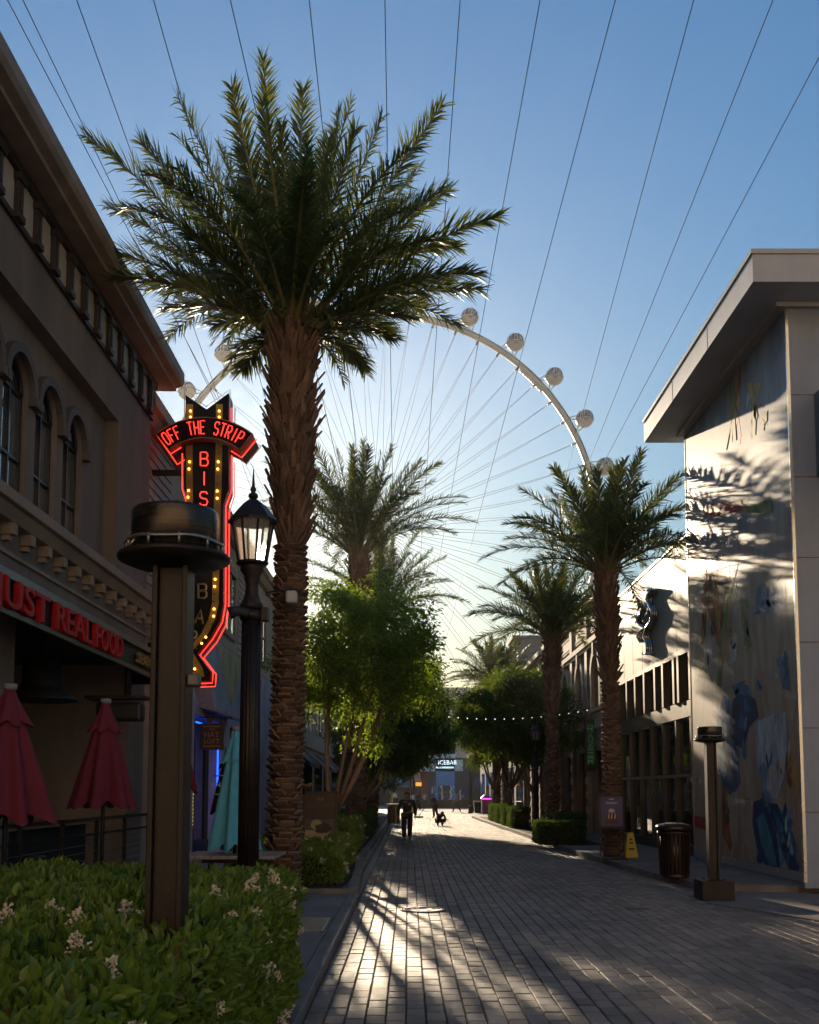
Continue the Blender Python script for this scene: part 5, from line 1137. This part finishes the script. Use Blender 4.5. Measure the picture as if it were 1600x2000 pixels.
x,Y=(779-798)*62/2000-.1,62.
t=thing('barrier_post','thin dark barrier post between the slatted bin and the man in black','bollard',(x,Y,0))
b=MB(); b.lathe([(.17,0),(.17,.03),(.035,.06),(.035,1.2),(.05,1.22),(.05,1.28),(.001,1.3)],14,(x,Y,0)); b.build('post',black,t)
# ------------------------------------------------------------------ kiosk, fountain
x,Y=(949-798)*72/2000,72.0
t=thing('pink_kiosk','pink kiosk box with hipped roof and magenta light strip beside the right shrubs','kiosk',(x,Y,.1))
pkm=M('pink kiosk paint',(.48,.16,.27),.5,0,.12,3)
b=MB(); b.box((x-.32,Y-.3,.0),(x+.32,Y+.3,1.15)); b.build('cabinet',pkm,t,.02)
b=MB(); b.add([(x-.40,Y-.38,1.2),(x+.40,Y-.38,1.2),(x+.40,Y+.38,1.2),(x-.40,Y+.38,1.2),(x-.1,Y,1.48),(x+.1,Y,1.48)],[(0,1,5,4),(1,2,5),(2,3,4,5),(3,0,4),(0,3,2,1)]); b.build('roof',pkm,t)
b=MB(); b.box((x-.33,Y-.335,1.14),(x+.33,Y-.30,1.19)); b.build('light_strip',EM('magenta light',(1,.05,.45),2.2),t)
YF=103
ft=thing('fountain','low dark walled fountain with five white jets at the end of the street','fountain',((870-798)*YF/2000,YF+3,0))
x0,x1=(785-798)*YF/2000,(925-798)*YF/2000
b=MB(); b.box((x0,YF,0),(x1,YF+.4,.78)); b.box((x0,YF+6,0),(x1,YF+6.4,.78)); b.box((x0,YF+.4,0),(x0+.4,YF+6,.78)); b.box((x1-.4,YF+.4,0),(x1,YF+6,.78)); b.box((x0-.05,YF-.06,.74),(x1+.05,YF+.5,.82)); b.build('basin',M('dark fountain stone',(.05,.042,.038),.4,0,.2,2),ft)
b=MB(); b.box((x0+.4,YF+.4,.5),(x1-.4,YF+6,.62)); wt=GLASS('fountain water',(.03,.05,.06),.08); b.build('water',wt,ft)
jm=bpy.data.materials.new('white water spray'); jm.use_nodes=True; jt=jm.node_tree; jp=jt.nodes['Principled BSDF']; jp.inputs['Base Color'].default_value=(.8,.85,.88,1); jp.inputs['Roughness'].default_value=.2
jr=jt.nodes.new('ShaderNodeBsdfTranslucent'); jx=jt.nodes.new('ShaderNodeMixShader'); jx.inputs[0].default_value=.6; jt.links.new(jp.outputs[0],jx.inputs[1]); jt.links.new(jr.outputs[0],jx.inputs[2]); jt.links.new(jx.outputs[0],jt.nodes['Material Output'].inputs[0])
for px,h in ((829,.6),(845,1.2),(863,1.35),(880,1.35),(899,1.0)):
    x=(px-798)*(YF+3)/2000; rg2=random.Random(px); b=MB(); k=8
    b.tube([(x+rg2.uniform(-.06,.06),YF+3,.6+h*1.25*i/k) for i in range(k+1)],[.10*(1-.5*i/k)*rg2.uniform(.7,1.3) for i in range(k)]+[.03],8)
    for i in range(14): b.ball((x+rg2.gauss(0,.22),YF+3+rg2.gauss(0,.15),.62+rg2.random()*h*1.2),rg2.uniform(.03,.07),0,5,3)
    b.build('jet',jm,ft)
# dark planter pots near the kiosk
for px,Y,l in ((928,86,'dark square planter tub left of the pink kiosk'),(934,80,'dark square planter tub touching the pink kiosk')):
    x=(px-798)*Y/2000; t=thing('planter_tub',l,'planter',(x,Y,0),0,'dark planter tubs'); b=MB(); b.prism([(x-.3,Y-.3,0),(x+.3,Y-.3,0),(x+.38,Y-.36,.85),(x-.38,Y-.36,.85)],(0,.7,0)); b.build('tub',black,t); b=MB(); b.box((x-.35,Y-.32,.85),(x+.35,Y+.36,.9)); b.build('rim',steel,t)
# ------------------------------------------------------------------ string of bulbs across the street
st_=thing('string_lights','string of small white bulbs hung across the street before the right trees','string lights',(2,37.5,5))
pa=Vector((-1.9,37.5,5.1)); pb_=Vector((6.9,37.5,5.0)); N_=26; pts=[]
z_m=atY(985,1402,37.5).z
for i in range(N_+1):
    f=i/N_; p=pa.lerp(pb_,f); p.z=z_m+ (2*f-1.15)**2*.55; pts.append(p)
b=MB(); b.tube(pts,.008,4); b.build('wire',black,st_)
wb=EM('small white bulb',(1,.92,.8),.7)
for p in pts[1:-1]:
    b=MB(); b.ball((p.x,p.y-.02,p.z-.05),.022,0,8,5); b.build('bulb',wb,st_)
# ------------------------------------------------------------------ overhead cables
cm=M('overhead cable steel',(.035,.035,.04),.5,.3,.1,4)
names=['leftmost','second from the left','third from the left','fourth from the left','fifth from the left, meeting the palm top','sixth from the left','seventh from the left, nearly upright','seventh from the right','sixth from the right','fifth from the right','fourth from the right','third from the right','second from the right','rightmost']
xs=[(15,0),(45,0),(150,0),(300,0),(450,0),(604,0),(752,0),(899,0),(1055,0),(1202,0),(1355,0),(1510,0),(1600,112)]
ends=[(330,600),(352,640),(300,420),(345,160),(487,160),(625,200),(755,190),(873,365),(945,610),(1030,650),(1140,800),(1225,715),(1370,545)]
for i,((ax_,ay_),(bx_,by_)) in enumerate(zip(xs,ends)):
    # every cable hangs about 16 m up and runs along the street
    H=16.0; q=atZ(ax_,ay_,H); q2=atZ(bx_,by_,H-.02*(atZ(bx_,by_,H).y))
    d=(q2-q); d=d/d.y; o=thing('overhead_cable','thin dark overhead cable crossing the sky, '+(names[i] if i<12 else 'rightmost'),'cable',q,0,'overhead cables strung along the promenade')
    b=MB(); P_=[]
    for k in range(25):
        y=-6+ (330+6)*(k/24)**1.5; P_.append(q+d*(y-q.y))
    b.tube(P_,.0095,5); b.build('strand',cm,o)
# ------------------------------------------------------------------ observation wheel
YW=350.0
C0=atY(735,1030,YW); RW=abs(atY(735+433,1030,YW).x-C0.x)
wh=thing('observation_wheel','huge white observation wheel with round glass cabins rising over the far end of the street','ferris wheel',C0)
wwhite=M('wheel white paint',(.40,.37,.33),.4,.1,.05,.3); wdark=M('wheel dark rail',(.06,.065,.07),.4,.4); wglass=GLASS('cabin glass',(.03,.06,.07),.06)
def wp(ang,r,dy=0): return Vector((C0.x+r*math.cos(ang),YW+dy,C0.z+r*math.sin(ang)))
b=MB(); n=168
b.tube([wp(2*math.pi*i/n,RW) for i in range(n+1)],1.05,10); b.build('rim',wwhite,wh)
b=MB(); b.tube([wp(2*math.pi*i/n,RW+.8,-.95) for i in range(n+1)],.28,5); b.build('rim_rail',wdark,wh)
b=MB()
for i in range(8):
    a0=R(40+i*1.0); b.tube([wp(a0,RW-1.25),wp(a0+.02,RW-1.25)],.5,6)
b.build('rim_platform',wwhite,wh)
cab=None; A0=R(2.3)
rc=RW*465/433; r=3.15
for k in range(28):
    a=A0+k*2*math.pi/28
    c=wp(a,rc)
    if cab is None:
        b=MB(); V=[];nn=20;mm=14
        for i in range(mm+1):
            th=math.pi*i/mm
            for j in range(nn): an=2*math.pi*j/nn; V.append((r*math.sin(th)*math.cos(an),r*math.sin(th)*math.sin(an),r*math.cos(th)))
        def qf(i,j): return (i*nn+j,(i+1)*nn+j,(i+1)*nn+(j+1)%nn,i*nn+(j+1)%nn)
        lo_=[qf(i,j) for i in range(mm) for j in range(nn) if i>=8 or i<1]; hi_=[qf(i,j) for i in range(mm) for j in range(nn) if 1<=i<8]
        b.add(V,lo_,0,True)
        for an in [-2.2,-1.72,-1.42,-.95,-.5,0.2,1,1.8,2.6]: b.tube([(1.012*r*math.sin(t_)*math.cos(an),1.012*r*math.sin(t_)*math.sin(an),1.012*r*math.cos(t_)) for t_ in [.3+i*.2 for i in range(8)]],.10,4)
        b.tube([(1.01*r*math.cos(i*.262),1.01*r*math.sin(i*.262),-.45) for i in range(25)],.16,4)
        cab=b.build('cabin',wwhite,wh,local=True)
        b=MB(); b.add(V,hi_,0,True); b.build('glass',wglass,cab,local=True)
        b=MB(); b.prism([(-.9,-r*.93,-.5),(.9,-r*.93,-.5),(.8,-r*.9,-1.2),(0,-r*.80,-1.8),(-.8,-r*.9,-1.2)],(0,-.35,0)); b.build('hatch',M('cabin tan hatch',(.25,.22,.18),.5),cab,local=True)
        b=MB(); 
        for s in (-1,1):
            ft_=Vector((s*3.1,0,-(rc-RW)+.35))
            for dx,dy in ((s*2.3,0),(s*.3,0)):
                b.tube([ft_,(dx*1.0,dy,-2.2 if abs(dx)<1 else -1.3)],.20,5)
            b.tube([ft_-Vector((s*.5,0,.3)),ft_+Vector((s*.5,0,-.3))],.35,6)
        b.build('mount',wwhite,cab,local=True)
        cur=cab
    else: cur=dup(cab,wh)
    cur.location=c-C0
    for ch_ in cur.children:
        if ch_.name.startswith('mount'): ch_.rotation_euler=(0,math.pi/2-a,0)
cbm=M('spoke cable steel',(.16,.17,.19),.5,.4)
for k in range(56):
    a=A0+(k+.27)*2*math.pi/56; b=MB(); p=wp(a,RW-1)
    for s in (-1,1): b.tube([p,wp(a+s*.9,2.6,s*4.5)],.065,4)
    b.tube([p,wp(a,RW-2.6)],.45,5); b.build('spoke_cable',cbm,wh)
b=MB(); b.tube([wp(0,0,-7),wp(0,0,7)],2.6,20); b.build('hub',wwhite,wh)
for s in (-1,1):
    for dx in (-16,16):
        b=MB(); b.tube([wp(0,0,s*6),Vector((C0.x+dx*.45,YW+s*22,0))],[1.1,1.4],10); b.build('support_leg',wwhite,wh)
# ------------------------------------------------------------------ people
skin=M('skin',(.30,.17,.11),.6)
def skinned(name,parent,nodes,edges,root,mat_,sub=1):
    keys=list(nodes); me=bpy.data.meshes.new(name); me.from_pydata([nodes[k][0] for k in keys],[(keys.index(a),keys.index(b_)) for a,b_ in edges],[]); me.materials.append(mat_)
    o=link(name,me,parent); md=o.modifiers.new('skin','SKIN'); md.use_smooth_shade=True
    for i,k in enumerate(keys):
        rr=nodes[k][1]; rr=rr if hasattr(rr,'__len__') else (rr,rr); sv=me.skin_vertices[0].data[i]; sv.radius=rr; sv.use_root=(k==root)
    if sub: s_=o.modifiers.new('smooth','SUBSURF'); s_.levels=sub; s_.render_levels=sub
    return o
def person(label,px,py,h,facing,top,bottom,pose='stand',group='people on the promenade',hairc=(.02,.015,.012),extra=None,Y=None,sd=0):
    f=atZ(px,py,0.0) if Y is None else Vector(((px-798)*Y/2000,Y,0))
    t=thing('person',label,'person',(f.x,f.y,0),facing,group); k=h/1.75
    def S_(p): return Vector(p)*k
    lean=0
    J=dict(pel=(0,0,.94),spi=(0,.0,1.14),che=(0,0,1.34),nec=(0,.01,1.50),hed=(0,-.02,1.60),crn=(0,0,1.69))
    for s,n_ in ((-1,'l'),(1,'r')):
        J['sh'+n_]=(s*.18,0,1.42); J['el'+n_]=(s*.24,.03,1.14); J['wr'+n_]=(s*.25,-.04,.90)
        J['hp'+n_]=(s*.095,0,.90); J['kn'+n_]=(s*.10,-.02,.50); J['an'+n_]=(s*.10,.02,.09); J['to'+n_]=(s*.12,-.14,.035)
    if pose=='walk':
        J.update(knl=(-.10,-.20,.53),anl=(-.10,-.22,.10),tol=(-.11,-.37,.05),knr=(.10,.08,.50),anr=(.10,.32,.14),tor=(.11,.24,.04),ell=(-.23,.14,1.16),wrl=(-.24,.12,.92),elr=(.23,-.10,1.15),wrr=(.22,-.26,.97))
    if pose=='stroll':
        J.update(knl=(-.09,-.10,.51),anl=(-.09,-.10,.09),tol=(-.10,-.25,.04),knr=(.09,.03,.50),anr=(.09,.14,.11),tor=(.10,.02,.035),wrl=(-.27,.02,.90),wrr=(.27,-.03,.90),ell=(-.27,.05,1.14),elr=(.27,.05,1.14))
    if pose=='sweep':
        J.update(che=(0,-.10,1.32),nec=(0,-.14,1.47),hed=(0,-.20,1.56),crn=(0,-.19,1.65),shl=(-.18,-.10,1.40),shr=(.18,-.10,1.40),ell=(-.28,-.22,1.16),wrl=(-.20,-.38,1.05),elr=(.28,-.15,1.15),wrr=(.10,-.40,1.20),knr=(.10,.06,.50),anr=(.12,.16,.10),tor=(.13,.03,.035))
    if pose=='crouch':
        J.update(pel=(0,.12,.36),spi=(0,.06,.55),che=(0,-.10,.70),nec=(0,-.24,.76),hed=(0,-.32,.78),crn=(0,-.38,.84),shl=(-.18,-.16,.72),shr=(.18,-.16,.72),ell=(-.25,-.24,.46),elr=(.25,-.24,.46),wrl=(-.14,-.40,.22),wrr=(.14,-.40,.24),hpl=(-.10,.10,.34),hpr=(.10,.10,.34),knl=(-.17,-.26,.44),knr=(.17,-.26,.44),anl=(-.14,.02,.09),anr=(.14,.02,.09),tol=(-.15,-.15,.04),tor=(.15,-.15,.04))
    J={a:S_(b_) for a,b_ in J.items()}
    rad=dict(pel=(.13,.10),spi=(.12,.09),che=(.14,.10),nec=.052,hed=(.072,.085),crn=(.072,.085),shl=.055,shr=.055,ell=.04,elr=.04,wrl=.028,wrr=.028,hpl=.08,hpr=.08,knl=.055,knr=.055,anl=.038,anr=.038,tol=.035,tor=.035)
    E_=[('pel','spi'),('spi','che'),('che','nec'),('nec','hed'),('hed','crn')]
    for n_ in 'lr': E_+=[('che','sh'+n_),('sh'+n_,'el'+n_),('el'+n_,'wr'+n_),('pel','hp'+n_),('hp'+n_,'kn'+n_),('kn'+n_,'an'+n_),('an'+n_,'to'+n_)]
    sc=lambda r_: tuple(x*k for x in r_) if hasattr(r_,'__len__') else r_*k
    nodes={a:(tuple(J[a]),sc(rad[a])) for a in J}
    nodes['nos']=(tuple(J['hed']+S_((0,-.115,.0))),.012*k); E2=E_+[('hed','nos')]
    for s,n_ in ((-1,'l'),(1,'r')):
        nodes['ear'+n_]=(tuple(J['hed']+S_((s*.085,.01,.01))),.014*k); E2.append(('hed','ear'+n_))
        w_=J['wr'+n_]; d=(w_-J['el'+n_]).normalized(); sd_=Vector((0,1,0)) if abs(d.y)<.8 else Vector((1,0,0)); pm=w_+d*.07*k; nodes['pa'+n_]=(tuple(pm),(.024*k,.032*k)); E2.append(('wr'+n_,'pa'+n_))
        for q,(o_,l_) in enumerate(((-.03,.075),(-.01,.088),(.012,.082),(.032,.062))):
            p1_=pm+d*.03*k+sd_*o_*k; p2_=p1_+d*l_*k*.8+Vector((s*-.015*k,0,0)); nodes[f'f{q}{n_}']=(tuple(p1_),.009*k); nodes[f'g{q}{n_}']=(tuple(p2_),.008*k); E2+=[('pa'+n_,f'f{q}{n_}'),(f'f{q}{n_}',f'g{q}{n_}')]
        th=w_+d*.03*k-sd_*.045*k; nodes['th'+n_]=(tuple(th+d*.04*k),.010*k); E2.append(('wr'+n_,'th'+n_))
    skinned('body',t,nodes,E2,'pel',skin,1)
    up={a:(nodes[a][0],tuple(x+.022*k for x in (rad[a] if hasattr(rad[a],'__len__') else (rad[a],)*2)) if 0 else sc(tuple(x*1.02+.020 for x in (rad[a] if hasattr(rad[a],'__len__') else (rad[a],)*2)))) for a in ('pel','spi','che','shl','shr','ell','elr','wrl','wrr')}; up['col']=(tuple(J['che'].lerp(J['nec'],.8)),(.085*k,.078*k))
    skinned('jacket',t,up,[('pel','spi'),('spi','che'),('che','col'),('che','shl'),('che','shr'),('shl','ell'),('shr','elr'),('ell','wrl'),('elr','wrr')],'pel',top)
    dn={a:(nodes[a][0],sc(tuple(x*1.02+.034 for x in (rad[a] if hasattr(rad[a],'__len__') else (rad[a],)*2)))) for a in ('pel','hpl','hpr','knl','knr','anl','anr')}
    skinned('trousers',t,dn,[('pel','hpl'),('pel','hpr'),('hpl','knl'),('hpr','knr'),('knl','anl'),('knr','anr')],'pel',bottom)
    for n_ in 'lr': skinned('shoe',t,{'a':(tuple(J['an'+n_]-S_((0,-.03,.035))),.048*k),'b':(tuple(J['to'+n_]),.040*k)},[('a','b')],'a',black)
    hm=M('hair %.3f'%hairc[0],hairc,.6)
    c=J['hed'].lerp(J['crn'],.65)+Vector((0,.022*k,.012*k)); b=MB(); b.ball(tuple(c),.098*k,0,14,9,(1,1.12,1.02)); V=[]
    o=b.build('hair',hm,t,local=True); t.scale=(1.16,1.1,1)
    return t,J,k
nav=M('black work jacket',(.018,.018,.020),.75,0,.2,8); drk=M('charcoal trousers',(.020,.020,.022),.8,0,.2,8); grey=M('grey shirt',(.18,.18,.19),.8,0,.1,8); whi=M('white shirt',(.62,.62,.62),.8,0,.1,8); kha=M('dark blue uniform',(.022,.026,.045),.75,0,.2,8)
t,J,k=person('man in black jacket and trousers walking toward the camera on the left of the street',795,1641,1.66,0,nav,drk,'stroll',hairc=(.012,.010,.010))
b=MB(); b.box((.05*k,-.135*k,1.30*k),(.12*k,-.125*k,1.34*k)); b.build('name_patch',whi,t,local=True)
b=MB(); b.tube([(-.05*k,-.125*k,1.44*k),(0,-.145*k,1.25*k),(.05*k,-.125*k,1.44*k)],.006,5); b.build('lanyard',M('lanyard cloth',(.2,.15,.08),.8),t,local=True)
t,J,k=person('worker in dark uniform pushing a broom near the middle of the street',849,0,1.55,R(-60),kha,drk,'sweep',Y=66)
bp_=wm(t)@J['wrl']; tp_=wm(t)@J['wrr']
bm_=thing('push_broom','push broom held by the worker in the middle of the street','broom',(bp_.x,bp_.y,0))
e=Vector((bp_.x+(bp_.x-tp_.x)*2-.35,bp_.y-.2,.06)); s0=tp_+(tp_-bp_)*.4
b=MB(); b.tube([s0,bp_,e],.016,6); b.build('handle',darkwood,bm_)
b=MB(); b.cbox((e.x,e.y,.05),(.62,.10,.10)); b.build('brush_head',black,bm_)
person('worker in dark clothes crouching on the sunlit pavers',859,1613,1.32,R(150),kha,drk,'crouch')
person('person in grey shirt and shorts walking across in front of the fountain',891,0,1.6,R(-80),grey,M('dark shorts',(.05,.05,.06),.8),'walk',Y=83)
person('person in dark coat standing before the fountain basin on the left',817,0,1.66,R(170),nav,drk,'walk',Y=92)
person('person in pale grey top standing by the fountain left of the dark coat',807,0,1.55,R(170),M('pale grey top',(.38,.40,.43),.8),drk,'stand',Y=97)
person('person in white shirt standing at the far left of the plaza',770,0,1.7,R(10),whi,M('blue grey trousers',(.08,.09,.13),.8),'stand',Y=116)
# ------------------------------------------------------------------ air
b=MB(); b.box((-330,-130,-1.7),(330,430,185))
hz=bpy.data.materials.new('thin haze'); hz.use_nodes=True; ht=hz.node_tree; ht.nodes.remove(ht.nodes['Principled BSDF'])
pv=ht.nodes.new('ShaderNodeVolumePrincipled'); pv.inputs['Color'].default_value=(.97,.95,.94,1); pv.inputs['Density'].default_value=.0001; pv.inputs['Anisotropy'].default_value=.72
ht.links.new(pv.outputs[0],ht.nodes['Material Output'].inputs['Volume'])
ho=b.build('haze',hz); ho['kind']='stuff'
